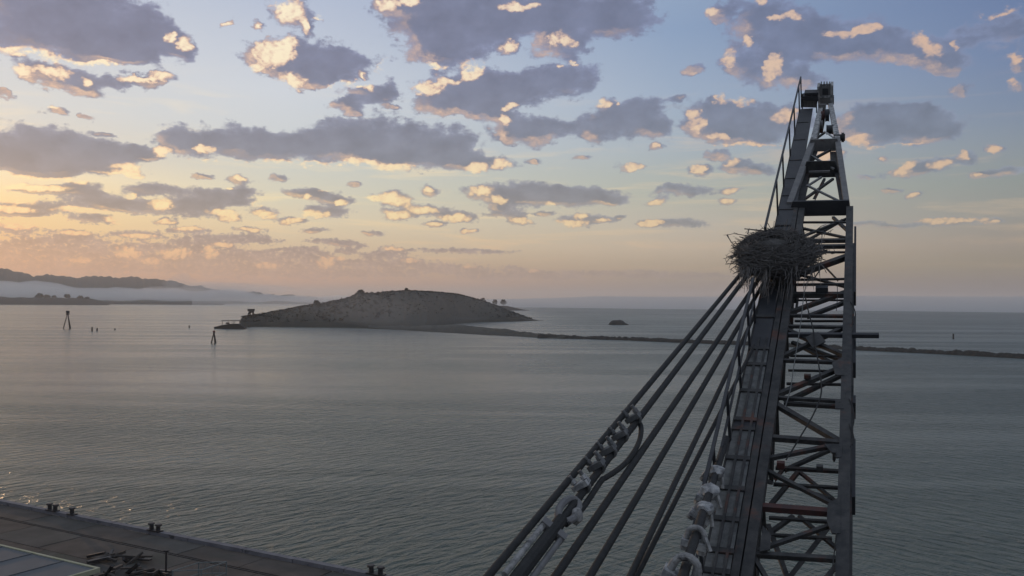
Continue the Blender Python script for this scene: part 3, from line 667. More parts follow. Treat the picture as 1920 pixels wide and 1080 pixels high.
# derelict jetty and hulk at the island tip
p = on_z(428, 616.5, 0); pm = p.length / F_PX
t = thing('stranded_barge', 'dark stranded barge lying low off the left tip of the island', 'barge', p)
MB().prism([(-25 * pm, 0, 0), (-26 * pm, 0, 1.6), (-14 * pm, 0, 3.4), (2 * pm, 0, 5.0), (17 * pm, 0, 5.2), (24 * pm, 0, 3.0), (30 * pm, 0, .4), (24 * pm, 0, -.6), (-22 * pm, 0, -.6)], (0, 9, 0)).obj('hull', ROCK, t)
MB().bar((-6 * pm, 4, 5.6), (-1 * pm, 4, 5.6), 3, 1.6).obj('deck_house', WOOD, t)
for x, h in ((4.5, 9), (9.5, 8)): MB().tube([(x * pm, 4, 4.5), (x * pm, 4, h)], .2, 6).obj('mast', WOOD, t)
p2 = on_z(428, 614.5, 0) + Vector((0, 24, 0))
t = thing('jetty', 'thin broken timber jetty behind the stranded barge at the island tip', 'jetty', p2)
MB().bar((-26 * pm, 0, 6.9), (27 * pm, 0, 7.4), 2.2, .7).obj('deck', WOOD, t)
for x in (-25, -14, -3, 8, 19, 26): MB().tube([(x * pm, 0, -1), (x * pm, 0, 6.6)], .28, 6).obj('pile', WOOD, t)
p3 = on_z(453, 617.5, 0); MB().blob((0, 0, .2), 2.6, 3, 2, (1.5, .7, .5)).obj('boulder', ROCK, label='small dark rock awash just below the stranded barge', cat='rock').location = p3
# leaning lookout on the island's left end
p = isl(471, .5); pm = p.length / F_PX
t = thing('lookout_hut', 'small box hut on splayed legs at the left end of the island', 'hut', p)
MB().bar((-5.6 * pm, 0, 10.5 * pm), (5.6 * pm, 0, 10.5 * pm), 4, 4.0 * pm).obj('cabin', WOOD, t)
MB().bar((-6.4 * pm, 0, 12.6 * pm), (6.4 * pm, 0, 12.9 * pm), 5, .5).obj('roof', material('pale_roof', (.16, .16, .16), .8), t)
for a, b_ in (((-6.5, -1.4), (-2.5, -1)), ((4.6, -1.4), (3.0, -1)), ((-3.2, 1.4), (-1, 1)), ((5.6, 1.4), (3.8, 1))):
    MB().bar((a[0] * pm, a[1], -1.0), (b_[0] * pm, b_[1], 8.6 * pm), .9, .9).obj('leg', WOOD, t)
MB().bar((-5.0 * pm, 0, 4 * pm), (1.5 * pm, 0, 8.4 * pm), 1.6, 1.8).obj('stair', WOOD, t)

# ------------------------------------------------------------------ the crane boom: its own frame of reference
VP = (1608, -305)
A_ = ray(*VP).normalized(); R_ = A_.cross(Vector((0, 0, 1))).normalized(); N_ = R_.cross(A_).normalized()
def hit(px, py, P, n):
    d = ray(px, py); return CAM_P + d * ((P - CAM_P).dot(n) / d.dot(n))
W_B = 1.2
_p = at_depth(1587, 700, 1.0); _q = hit(1458, 700, _p, N_)
D0 = W_B / abs((_q - _p).dot(R_))
PR = at_depth(1587, 700, D0)                       # a point on the right upper chord
_b = hit(1578, 1080, PR, N_)
O_ = PR + A_ * ((_b - PR).dot(A_) - 5.0) - R_ * (W_B / 2)
BM = Matrix((R_, A_, N_)).transposed()
def loc(P): v = P - O_; return Vector((v.dot(R_), v.dot(A_), v.dot(N_)))
def B(px, py, n=0.0): return loc(hit(px, py, O_ + N_ * n, N_))          # on the plane n above the upper chords
def S(px, py, a): return loc(hit(px, py, O_ + A_ * a, A_))              # on the cross plane at length a
def depth(P): return (O_ + BM @ Vector(P) - CAM_P).dot(CAM_M @ Vector((0, 0, -1)))
def size(P, px): return px * depth(P) / F_PX
DEPTH = -1.05
UPN = Vector((0, 0, 1))
boom = thing('crane_boom', 'dark steel lattice crane boom with side walkway rising from the lower right', 'crane boom', O_, BM)
a_lo, a_mid, a_top = 1.0, B(1590, 392).y, B(1564, 190).y

def chord(r0, a0, r1, a1, n0, n1, s0, s1, mat):
    MB().bar((r0, a0, n0), (r1, a1, n1), s0, s0, UPN, s1, s1).obj('chord', mat, boom)
H = W_B / 2
chord(H, a_lo, H, a_mid, 0, 0, .17, .17, STEEL); chord(-H, a_lo, -H, a_mid, 0, 0, .15, .15, STEEL)
chord(H + .04, a_lo, H + .04, a_mid, DEPTH, DEPTH, .16, .16, STEEL); chord(-H - .15, a_lo, -H - .12, a_mid, DEPTH, DEPTH, .14, .14, STEEL)

def member(x0, y0, x1, y1, px, pl, kind='brace', mat=STEEL, k=None):
    n = {'t': 0.0, 'b': DEPTH, 'u': .07, 'm': -.5}[pl]
    p, q = B(x0, y0, n), B(x1, y1, n)
    for v in (p, q):
        if v.x > H - .17: v.x = H - .04
        if v.x < -H + .17: v.x = -H + .04
    s = size((p + q) / 2, px) * (k or (.72 if kind == 'cross_beam' else .85))
    m = MB()
    if kind == 'cross_beam': m.bar(p, q, s, s, UPN)
    else: m.angle(p, q, s, s * .22, UPN)
    m.obj(kind, mat, boom)
    return p, q
CROSS = [(1420, 1040, 1572, 1049, 14, 't'), (1430, 951, 1572, 962, 17, 't'), (1446, 821, 1578, 831, 14, 't'), (1460, 746, 1580, 753, 9, 't'), (1458, 756, 1580, 763, 10, 'b'),
         (1468, 676, 1580, 680, 9, 't'), (1478, 612, 1582, 614, 8, 't'), (1482, 592, 1582, 593, 8, 't'), (1485, 553, 1582, 553, 13, 't'), (1490, 534, 1584, 533, 6, 't'), (1492, 525, 1584, 523, 5, 't'),
         (1440, 876, 1575, 884, 9, 'b'), (1432, 970, 1562, 979, 8, 'b'), (1438, 907, 1575, 915, 8, 'b'), (1430, 1002, 1560, 1010, 8, 'b'), (1464, 694, 1578, 696, 5, 'b'), (1462, 719, 1578, 721, 6, 'b'), (1472, 667, 1580, 668, 5, 'b'),
         (1486, 602, 1582, 602, 5, 'b'), (1490, 563, 1584, 563, 4, 'b'), (1500, 473, 1586, 473, 5, 't'), (1500, 417, 1588, 417, 5, 't'), (1500, 452, 1586, 451, 10, 't'), (1500, 463, 1586, 462, 10, 't')]
for c in CROSS: member(*c, kind='cross_beam', mat=RUST if c[1] == 951 else STEEL)
BRACE = [(1435, 1000, 1487, 966, 9, 'b'), (1428, 1033, 1562, 975, 9, 't'), (1498, 966, 1570, 1033, 8, 'b'), (1432, 982, 1479, 1088, 10, 'b'), (1558, 983, 1476, 1088, 11, 'b'), (1416, 1042, 1442, 1090, 10, 't'), (1574, 1054, 1540, 1095, 12, 't'),
         (1436, 943, 1496, 883, 9, 'b'), (1440, 880, 1572, 950, 9, 't'), (1500, 884, 1572, 948, 7, 'b'), (1444, 898, 1470, 876, 7, 'b'), (1470, 905, 1570, 940, 6, 'b'),
         (1444, 858, 1552, 835, 9, 't'), (1470, 880, 1566, 837, 8, 'b'), (1459, 755, 1576, 828, 12, 't'),
         (1464, 738, 1572, 684, 10, 't'), (1465, 752, 1578, 697, 9, 'b'), (1478, 616, 1582, 664, 9, 't'), (1468, 666, 1580, 610, 9, 't'), (1486, 640, 1574, 676, 7, 'b'), (1474, 640, 1560, 678, 6, 'b'),
         (1474, 584, 1582, 545, 9, 't'), (1512, 592, 1584, 564, 8, 't'), (1482, 590, 1506, 557, 5, 'b'), (1500, 511, 1584, 537, 5, 't'), (1494, 513, 1586, 478, 12, 't'), (1542, 494, 1572, 526, 3, 'b'), (1546, 494, 1528, 520, 3, 'b'),
         (1500, 444, 1584, 408, 5, 't'), (1510, 452, 1580, 411, 5, 'b'), (1562, 406, 1586, 431, 6, 't'), (1505, 426, 1586, 445, 5, 't')]
for c in BRACE: member(*c)
# side lacing between the upper and lower chords
k = 0; aa = a_lo + .3
while aa < a_mid - .4:
    for r in (H + .03, -H):
        MB().bar((r, aa, DEPTH), (r, aa, 0), .07, .07, Vector((0, 1, 0))).obj('lacing_bar', STEEL, boom)
        MB().bar((r, aa + .05, DEPTH if k % 2 else 0), (r, aa + 1.35, 0 if k % 2 else DEPTH), .06, .06, Vector((1, 0, 0))).obj('lacing_bar', STEEL, boom)
    aa += 1.4; k += 1
def plate(name, pts, n, t, mat, parent=boom):
    return MB().prism([B(x, y, n) for x, y in pts], (0, 0, -t)).obj(name, mat, parent)
def vplate(name, pts, a, t, mat, parent=boom):
    return MB().prism([S(x, y, a) for x, y in pts], (0, t, 0)).obj(name, mat, parent)
for g_ in ([(1545, 832), (1580, 832), (1578, 856), (1568, 858)], [(1552, 944), (1576, 930), (1576, 1000), (1560, 1000), (1550, 976)], [(1560, 680), (1582, 668), (1582, 704), (1566, 702)],
           [(1430, 985), (1446, 1002), (1444, 1030), (1424, 1034)], [(1510, 632), (1534, 622), (1548, 640), (1524, 652)], [(1566, 748), (1582, 748), (1582, 766), (1566, 766)]):
    plate('gusset_plate', g_, .095, .02, STEEL)
# beam sticking out to the right, with the long pole end
p, q = B(1478, 628, .02), B(1648, 629, .02); s = size(q, 10) * .8
MB().bar(p, q, s, s, UPN).obj('outrigger_beam', STEEL_DARK, boom)
# stub plates on the outer face of the right chord
for y0, y1 in ((436, 560), (606, 694), (640, 668), (756, 770), (838, 948)):
    p, q = B(1592, y0, -.35), B(1592, y1, -.35)
    MB().bar((H + .135, p.y, -.35), (H + .135, q.y, -.35), .05, .34, UPN).obj('side_plate', STEEL_DARK, boom)
for x, y, w_, h_, mat in ((1464, 871, 14, 12, RUST), (1537, 877, 12, 11, STEEL), (1541, 545, 22, 17, STEEL_DARK), (1564, 852, 6, 18, STEEL), (1514, 706, 12, 9, STEEL)):
    c = B(x, y, .08); sw, sh = size(c, w_), size(c, h_)
    MB().bar(c - Vector((sw / 2, 0, 0)), c + Vector((sw / 2, 0, 0)), sh * .7, sh, UPN).bar(c - Vector((sw * .3, 0, sh * .6)), c + Vector((sw * .3, 0, -sh * .6)), sh * .4, sh * .4, UPN).obj('junction_box', mat, boom)

# walkway along the left of the boom
wl, wr = B(1397, 700).x, B(1436, 700).x
wst = B(1442, 700).x; a_wt = B(1505, 208).y
walk = link('walkway', MB().bar((wst, a_lo, -.02), (wst, a_mid + .5, -.02), .11, .2, UPN).bar((wl, a_lo, -.05), (wl, a_wt, -.05), .06, .2, UPN).bar((wr, a_lo, -.06), (wr, a_wt, -.06), .05, .16, UPN).me('walkway'), STEEL, boom)
ys = [1140, 1086, 1046, 985, 926, 868, 812, 794, 740, 690, 660, 600, 540, 480, 430]
av = [B(1390, y).y for y in ys]
mid = (wl + wr) / 2
for i, (a0, a1) in enumerate(zip(av, av[1:])):
    g = abs(a1 - a0) * .02 + .03
    up_ = i >= 10
    MB().bar((mid, a0 + g, .06), (mid, a1 - g, .06), abs(wr - wl) - .03, .035, UPN).obj('grating_panel', STEEL_DARK if ys[i] in (812,) or up_ else GRATE, walk)
    MB().bar((wl, a1, .03), (wr, a1, .03), .10, .16, UPN).obj('bearer', STEEL, walk)
for f in (.40, .78):
    MB().bar((wl + (wr - wl) * f, a_lo, .11), (wl + (wr - wl) * f, B(1420, 640).y, .09), .04, .03, UPN).obj('guide_bar', STEEL, walk)
MB().bar((mid + .04, av[-1] - .3, .05), (mid + .04, a_wt, .05), abs(wr - wl) + .06, .05, UPN).obj('deck_plate', STEEL_DARK, walk)
for y in (398, 372, 340, 306, 268, 236):
    a = B(1470, y).y; MB().bar((wl, a, .085), (wr, a, .085), .04, .02, UPN).obj('tread_bar', STEEL, walk)
# links between walkway stringer and chord
a = a_lo + .4
while a < a_mid:
    MB().bar((wst, a, -.03), (-H, a, -.03), .5, .05, UPN).obj('tie_plate', STEEL, walk); a += 1.15
# handrail on the outer edge
def RP(px, py): return loc(hit(px, py, W0(wl, 1.05), N_)).y
def W0(r, n): return O_ + R_ * r + N_ * n
ra0, ra1 = RP(1392, 522), RP(1418, 428)          # the nest has swallowed this length of the rail
MBr = MB()
for q0, q1 in ((a_lo, ra0), (ra1, a_wt + .9)): MBr.bar((wl, q0, 1.05), (wl, q1, 1.05), .05, .05, UPN)
MBr.bar((wl, a_lo, .55), (wl, ra0, .55), .035, .035, UPN)
rail = MBr.obj('handrail', STEEL_DARK, boom)
posts = [B(1500, y).y for y in (214, 255, 296, 353, 406, 600, 660, 740, 840, 960, 1100)] + [a_wt + .9, ra0 - .05, ra1 + .05]
for i, a in enumerate(posts):
    if ra0 < a < ra1: continue
    MB().bar((wl, a, -.1), (wl, a, 1.05), .045, .045, Vector((0, 1, 0))).obj('post', STEEL_DARK, rail)

# tapered boom head
chordh = lambda x0, y0, w0, x1, y1, w1, n, mat: MB().bar(B(x0, y0, n), B(x1, y1, n), size(B(x0, y0, n), w0) * .8, size(B(x0, y0, n), w0) * .8, UPN, size(B(x1, y1, n), w1) * .8, size(B(x1, y1, n), w1) * .8).obj('head_chord', mat, boom)
chordh(1481, 384, 14, 1526, 262, 13, .05, STEEL_GREY); chordh(1526, 262, 13, 1539, 203, 10, .05, STEEL_WHITE)
chordh(1588, 386, 13, 1570, 262, 12, .05, STEEL_GREY); chordh(1570, 262, 12, 1556, 190, 10, .05, STEEL_WHITE)
chordh(1500, 392, 12, 1540, 215, 9, -.6, STEEL); chordh(1590, 392, 10, 1572, 262, 8, -.5, STEEL)
chordh(1535, 215, 7, 1528, 262, 7, .10, STEEL_WHITE)
plate('web_plate', [(1517, 284), (1533, 284), (1525, 303), (1514, 335), (1511, 374), (1487, 378)], -.10, .03, STEEL)
plate('web_plate', [(1556, 284), (1569, 284), (1586, 378), (1574, 374), (1567, 333), (1557, 303)], -.10, .03, STEEL)
vplate('transition_plate', [(1486, 378), (1592, 376), (1594, 404), (1478, 406)], B(1540, 392).y, .08, STEEL_DARK)
vplate('diaphragm', [(1512, 303), (1566, 302), (1574, 332), (1502, 334)], B(1540, 318).y, .06, STEEL)
vplate('diaphragm', [(1520, 262), (1570, 260), (1574, 283), (1514, 285)], B(1545, 274).y, .06, STEEL_GREY)
for m_ in ((1528, 299, 1556, 280, 5, 't', STEEL), (1510, 371, 1562, 334, 5, 't', STEEL), (1526, 373, 1546, 334, 5, 'm', STEEL), (1496, 347, 1578, 378, 4, 'u', STEEL_GREY), (1497, 349, 1540, 331, 4, 'u', STEEL_GREY),
           (1514, 291, 1564, 316, 4, 'u', STEEL_GREY), (1520, 321, 1556, 320, 4, 'u', STEEL_GREY), (1528, 262, 1548, 246, 4, 't', STEEL), (1568, 262, 1546, 246, 4, 'u', STEEL_WHITE)):
    member(*m_[:6], 'brace', m_[6])
c = B(1574, 258, .05)
MB().disc(c, (1, 0, 0), .12, .34, 14).disc(c + Vector((.1, 0, 0)), (1, 0, 0), .17, .08, 14).obj('pivot_pin', STEEL, boom)
# sheaves and tackle under the boom tip
for x, y, r_, t_, mat in ((1551, 216, .24, .13, STEEL_DARK), (1556, 243, .17, .22, STEEL_DARK), (1543, 218, .20, .12, RUST), (1538, 234, .16, .16, STEEL_GREY)):
    MB().disc(B(x, y, .0) , (1, 0, 0), r_, t_, 22).obj('sheave', mat, boom)
ah = B(1548, 200).y
vplate('tackle_plate', [(1534, 196), (1549, 196), (1546, 232), (1543, 248), (1531, 248), (1534, 226)], ah - .6, .12, STEEL_GREY)
vplate('tackle_plate', [(1531, 237), (1544, 238), (1543, 250), (1529, 249)], ah - 1.0, .2, STEEL)
vplate('hook_block', [(1537, 208), (1546, 207), (1545, 224), (1536, 224)], ah - .75, .1, RUST)
head = vplate('head_block', [(1534, 164), (1561, 162), (1561, 184), (1557, 196), (1537, 198), (1533, 184)], ah, .5, STEEL_GREY)
vplate('cheek_plate', [(1532, 163), (1536.5, 162), (1538, 200), (1534, 200)], ah - .04, .6, STEEL_WHITE, head)
vplate('cheek_plate', [(1557.5, 160), (1562, 160), (1562, 198), (1557, 192)], ah - .04, .6, STEEL_WHITE, head)
for x in (1539.5, 1544.8, 1550, 1555.2):
    vplate('spike', [(x - 1.3, 157.5), (x + 1.3, 157.5), (x + 1.3, 166), (x - 1.3, 166)], ah + .02, .4, STEEL_GREY, head)
vplate('recess_shade_plate', [(1542, 166), (1553, 166), (1553, 178), (1542, 178)], ah - .012, .01, STEEL_DARK, head)  # thin dark plate on the block face; its colour stands for a hollow's shade
vplate('cross_strap', [(1536, 180), (1558, 179), (1558, 183), (1536, 184)], ah - .03, .02, STEEL_WHITE, head)
vplate('side_box', [(1560, 182), (1563.5, 182), (1563.5, 196), (1560, 196)], ah - .02, .3, STEEL_DARK, head)
# platform guard at the end of the walkway
ae = B(1515, 206).y
gd = vplate('end_guard', [(1503, 188), (1533, 190), (1531, 202), (1505, 201)], ae + .1, .05, STEEL_GREY)
vplate('hood', [(1508, 174.5), (1534, 174), (1534, 178), (1509, 179)], ae + .1, .5, STEEL_DARK, gd)
vplate('hood', [(1504, 181), (1533, 180), (1534, 190), (1502, 188)], ae + .06, .5, STEEL_DARK, gd)
for i in range(9):
    x = 1506.5 + i * 2.8; vplate('rib', [(x, 190.5), (x + .8, 190.5), (x + .8, 201), (x, 201)], ae + .085, .01, STEEL, gd)
for x in (1504.5, 1531):
    vplate('guard_post', [(x - 1, 176), (x + 1, 176), (x + 1, 212), (x - 1, 212)], ae + .09, .05, STEEL_DARK, gd)

def W(v): return O_ + BM @ Vector(v)

# ------------------------------------------------------------------ pendant ropes on the left
def sag(p, q, s, n=24):
    return [p.lerp(q, i / n) - Vector((0, 0, s * 4 * (i / n) * (1 - i / n))) for i in range(n + 1)]
def rope(x0, y0, d0, x1, y1, n1, r0, label, sg=.02, kind='pendant_rope'):
    p = at_depth(x0, y0, d0); q = W(B(x1, y1, n1))
    t = thing(kind, label, 'wire rope', p, group='wire ropes holding the boom')
    pts = [v - p for v in sag(p, q, sg)]
    MB().strands(pts, r0 * .84).obj('rope', ROPE, t, smooth=True)
    return t, p, q
rope(848, 1160, 8.1, 1436, 456, -.3, .052, 'outermost wire rope, farthest left of the ropes running down from the nest')
t2, p2, q2 = rope(914, 1157, 8.3, 1446, 456, -.3, .056, 'wire rope carrying five bolted clips and a turnbuckle at lower centre')
rope(991, 1154, 8.5, 1440, 498, -.3, .055, 'plain wire rope just right of the rope that carries the clips and turnbuckle')
rope(1063, 1152, 8.7, 1434, 527, -.3, .052, 'wire rope fourth from the left, running clear between the clip rope and the thin pair')
rope(1147, 1152, 8.9, 1430, 558, -.3, .046, 'left rope of the close pair that crosses low down beside the walkway')
rope(1150, 1165, 9.2, 1436, 604, -.25, .040, 'right rope of the close pair that crosses low down beside the walkway')

def clip(parent, c, d, side, up, s, mat_u, mat_s, arch=False):
    """a wire rope clip: U-bolt over the rope, saddle, two nuts; frame d along rope"""
    root = MB()
    hw = s * .5
    c = Vector(c)
    pts = [c + side * (-hw) + up * s * 1.25] + [c + side * (-hw) + up * s * .2]
    for k in range(1, 8):
        a = math.pi * k / 8; pts.append(c - side * hw * math.cos(a) - up * hw * math.sin(a) * .95 + up * s * .1)
    pts += [c + side * hw + up * s * .2, c + side * hw + up * s * 1.25]
    u = MB().tube(pts, s * .15, 8).obj('rope_clip', mat_u, parent)
    MB().bar(c + up * s * .30 - d * s * .42, c + up * s * .30 + d * s * .42, s * 1.35, s * .42, up, s * 1.2, s * .36).obj('saddle', mat_s, u)
    for sg in (-1, 1):
        b0 = c + side * sg * hw + up * s * .58
        MB().tube([b0, b0 + up * s * .30], s * .27, 6).obj('nut', mat_s, u)
    return u
# clips on the second rope: the dead end doubles back beside it
d2 = (q2 - p2).normalized()
def on_rope(px, py, p, q):
    best = min((((k / 2000) , abs(((CAM_M.transposed() @ (p.lerp(q, k / 2000) - CAM_P)).y / -(CAM_M.transposed() @ (p.lerp(q, k / 2000) - CAM_P)).z) * -F_PX + 540 - py)) for k in range(2001)), key=lambda v: v[1])
    return p.lerp(q, best[0])
view = (on_rope(1100, 905, p2, q2) - CAM_P).normalized()
side2 = d2.cross(view).normalized(); up2 = side2.cross(d2).normalized()
if side2.x < 0: side2 = -side2
upc = (-side2 * .80 + Vector((0, 0, .6))).normalized(); upc = (upc - d2 * upc.dot(d2)).normalized(); sdc = d2.cross(upc).normalized()
CLIP = material('grey_galvanised_clip', (.075, .08, .08), .7, 0, (.17, .17, .165), 12, .6, .4, 60)
for i, (x, y) in enumerate(((1188, 790), (1164, 822), (1142, 851), (1116, 880), (1090, 917))):
    c = on_rope(x, y, p2, q2) - p2
    u = clip(t2, c + upc * .02, d2, sdc, upc, .165, CLIP, CLIP if i < 4 else STEEL_WHITE)
# doubled dead end: lies against the rope, then bows out in a loop at the upper clip
dead = []
for x, y, off in ((1055, 976, .07), (1075, 945, .11), (1092, 922, .11), (1112, 892, .10), (1130, 884, .12), (1150, 868, .17), (1170, 848, .215), (1186, 826, .22), (1196, 806, .18), (1197, 792, .10), (1189, 788, .02)):
    dead.append(on_rope(x, y, p2, q2) - p2 + side2 * off)
fine = []
for i in range(len(dead) - 1):
    a0, a1, a2, a3 = dead[max(0, i - 1)], dead[i], dead[i + 1], dead[min(len(dead) - 1, i + 2)]
    for k in range(5):
        u = k / 5; fine.append(.5 * ((2 * a1) + (a2 - a0) * u + (2 * a0 - 5 * a1 + 4 * a2 - a3) * u * u + (3 * a1 - a0 - 3 * a2 + a3) * u ** 3))
MB().tube(fine + [dead[-1]], .036, 8).obj('dead_end', ROPE, t2)
# thimble eye, shackle and turnbuckle below the clips
c = on_rope(1068, 956, p2, q2) - p2
e1 = on_rope(1080, 938, p2, q2) - p2; e2_ = on_rope(1056, 976, p2, q2) - p2; ax = (e2_ - e1)
eye = [e1 + ax * (.5 - .5 * math.cos(math.pi * k / 8)) + side2 * .10 * math.sin(math.pi * k / 8) for k in range(9)] + [e1 + ax * (.5 + .5 * math.cos(math.pi * k / 8)) - side2 * .10 * math.sin(math.pi * k / 8) for k in range(1, 9)]
MB().tube(eye, .045, 8).obj('thimble', STEEL_GREY, t2)
tb0 = on_rope(1056, 972, p2, q2) - p2; tb1 = on_rope(985, 1075, p2, q2) - p2
for s_ in (-1, 1):
    MB().tube([tb0.lerp(tb1, .22) + side2 * .12 * s_, tb0.lerp(tb1, 1.15) + side2 * .12 * s_], .035, 8).obj('turnbuckle_bar', GUANO if s_ < 0 else STEEL_GREY, t2)
MB().bar(tb0.lerp(tb1, .24) - side2 * .16, tb0.lerp(tb1, .24) + side2 * .16, .10, .10, upc).obj('turnbuckle_end', STEEL_GREY, t2)
MB().tube([tb0.lerp(tb1, .02), tb0.lerp(tb1, 1.2)], .075, 10).obj('turnbuckle_screw', ROPE, t2)
MB().blob(c + side2 * .11, .075, 4, 2, (1, .8, 1.3)).obj('shackle', GUANO, t2)

# rope at the foot of the walkway with a row of big caked clips
pA = at_depth(1262, 1140, 8.6); pB = W(B(1362, 822, .30))
t = thing('clip_rope', 'short thick rope at the walkway foot with a row of big pale caked clips', 'wire rope', pA)
MB().strands([v - pA for v in sag(pA, pB, 0)], .055).obj('rope', ROPE, t, smooth=True)
dA = (pB - pA).normalized()
for i, (x, y, s) in enumerate(((1290, 1066, .27), (1310, 1004, .20), (1326, 957, .185), (1340, 924, .20), (1352, 888, .19))):
    f = min(range(400), key=lambda k: abs(540 - F_PX * (CAM_M.transposed() @ (pA.lerp(pB, k / 400) - CAM_P)).y / -(CAM_M.transposed() @ (pA.lerp(pB, k / 400) - CAM_P)).z - y)) / 400
    c = pA.lerp(pB, f) - pA
    vw = (c + pA - CAM_P).normalized()
    up = Vector((.15 + (.35, .1, .5, .28, .6)[i], .1 * i, 1)); up = (up - dA * up.dot(dA)).normalized(); sd_ = dA.cross(up).normalized()
    # arch over the rope with the legs down, a slab across it
    pts = [c + sd_ * (-s * .5) - up * s * .9]
    for k in range(9):
        a = math.pi * k / 8; pts.append(c - sd_ * s * .5 * math.cos(a) + up * s * .5 * math.sin(a))
    pts.append(c + sd_ * (s * .5) - up * s * .9)
    u = MB().tube(pts, s * .17, 10).obj('rope_clip', GUANO if i in (0, 1) else STEEL_WHITE, t)
    if i >= 2: MB().blob(c + up * s * .15, s * .62, 20 + i, 2, (1, 1, .8), .5).obj('caked_droppings', STEEL_WHITE, u)
    MB().bar(c - up * s * .5 - dA * s * .35, c - up * s * .5 + dA * s * .35, s * 1.5, s * .4, up).obj('saddle', STEEL_WHITE, u)
    for q in (-1, 1):
        b0 = c + sd_ * q * s * .5 - up * s * .72
        MB().tube([b0, b0 - up * s * .3], s * .28, 6).obj('nut', GUANO, u)
    MB().bar(c + sd_ * s * .52 + up * s * .1 - dA * s * .1, c + sd_ * s * 1.0 - up * s * .5 - dA * s * .5, s * .22, s * .16, up).obj('clip_lever', GUANO, u)

# ------------------------------------------------------------------ osprey nest
rr = random.Random(12)
nc = B(1453, 474, .62)
base = W(Vector((nc.x, nc.y, .05)))
nest = thing('osprey_nest', 'huge ragged stick nest of an osprey built across the boom', 'nest', base, BM)
n0 = loc(base)
rx = size(nc, 77); ry = 1.0; rz = .37
cz = .57
MB().blob((0, 0, cz - .05), 1.0, 8, 3, (rx * .74, ry * .8, rz * .74), .6).blob((-.05, .1, .15), 1.0, 5, 3, (rx * .45, ry * .6, .32), .5).obj('core', material('matted_debris', (.055, .053, .05), .95, 0, (.10, .094, .085), 6, .6, 1.0, 18), nest)
def stick(m, droop=0.0, L=(.35, .95), out=0.0):
    th = rr.uniform(0, 2 * math.pi); ph = rr.uniform(-.8, .95)
    sx, sy, sz = math.cos(th) * math.sqrt(max(0, 1 - ph * ph)), math.sin(th) * math.sqrt(max(0, 1 - ph * ph)), ph
    lump = 1 + .28 * noise.noise(Vector((math.cos(th) * 1.6, math.sin(th) * 1.6, ph * 1.6 + 4)))
    c = Vector((sx * rx * (.90 + out) * lump, sy * ry * .92, cz + sz * rz * (.92 + out) * lump * (1 - .22 * max(0, sx))))
    tang = Vector((-sy, sx, 0)) if rr.random() < .5 else Vector((rr.uniform(-1, 1), rr.uniform(-1, 1), rr.uniform(-.3, .3)))
    d = (tang.normalized() + Vector((sx, sy, sz * .4)) * rr.uniform(-.15, .5) + Vector((0, 0, rr.uniform(-.35, .25) - droop))).normalized()
    l = rr.uniform(*L); b = Vector((rr.uniform(-1, 1), rr.uniform(-1, 1), rr.uniform(-1, 1))) * l * .12
    r = rr.uniform(.004, .012)
    m.tube([c - d * l / 2, c + b * .7, c + d * l / 2 + b * .2], [r, r * .9, r * .5], 4, cap=False)
m = MB()
for i in range(2400): stick(m, 0, (.18, .62))
m.obj('woven_sticks', TWIG, nest, kind='stuff')
for i in range(110):
    m = MB(); stick(m, .1, (.45, .95), .06); m.obj('stick', TWIG, nest)
def twig(pts, n, r):
    m = MB(); P = [B(x, y, n) - n0 for x, y in pts]
    m.tube(P, [r * (1 - .6 * i / (len(P) - 1)) for i in range(len(P))], 5)
    for i in range(1, len(P)):
        e = P[i].lerp(P[i - 1], .4); m.tube([e, e + Vector((rr.uniform(-.14, .02), rr.uniform(-.2, .2), rr.uniform(-.14, .14)))], [r * .5, r * .25], 4)
    m.obj('stick', TWIG, nest)
for pts in ([(1420, 441), (1400, 442), (1376, 438), (1363, 441)], [(1363, 441), (1372, 455), (1380, 462), (1388, 470)], [(1392, 470), (1374, 482), (1366, 486), (1360, 496)], [(1390, 482), (1376, 492), (1362, 496)],
            [(1385, 462), (1378, 475), (1372, 482), (1356, 485)], [(1396, 429), (1430, 432), (1450, 434)], [(1388, 490), (1378, 500), (1368, 506)], [(1394, 498), (1384, 508), (1374, 514)],
            [(1382, 458), (1378, 452), (1372, 456)], [(1402, 438), (1404, 432), (1406, 428)], [(1540, 440), (1552, 436), (1562, 430)], [(1530, 432), (1540, 424), (1549, 421)], [(1545, 468), (1560, 476), (1570, 474)], [(1528, 490), (1544, 500), (1550, 512)]):
    twig(pts, .62, .014)
# straggling strands hanging from the nest
for i in range(170):
    x = rr.choice([rr.uniform(1384, 1440), rr.uniform(1388, 1535)]); y = rr.uniform(486, 508); n = rr.uniform(.2, .7); l = rr.uniform(14, 46) if x < 1430 or x > 1490 else rr.uniform(14, 70)
    twig([(x, y), (x + rr.uniform(-6, 3), y + l * .5), (x + rr.uniform(-12, 5), y + l)], n, .009)

# loose wires hanging about the boom
def wire(label, pts, n, r=.010, mat=ROPE):
    P = [W(B(x, y, n)) for x, y in pts]; t = []
    for i in range(len(P) - 1):
        a0, a1, a2, a3 = P[max(0, i - 1)], P[i], P[i + 1], P[min(len(P) - 1, i + 2)]
        for k in range(6):
            u = k / 6; t.append(.5 * ((2 * a1) + (a2 - a0) * u + (2 * a0 - 5 * a1 + 4 * a2 - a3) * u * u + (3 * a1 - a0 - 3 * a2 + a3) * u ** 3))
    t.append(P[-1]); o = MB().tube([v - P[0] for v in t], r, 6).obj('loose_wire', mat, label=label, cat='wire', group='loose wires on the boom'); o.location = P[0]
GREYW = material('grey_cable', (.12, .125, .12), .8)
wire('dark wire running the length of the lattice from below the nest to the red box', [(1510, 556), (1516, 585), (1524, 615), (1528, 645), (1536, 690), (1540, 735), (1526, 775), (1500, 820), (1474, 862)], .12, .013)
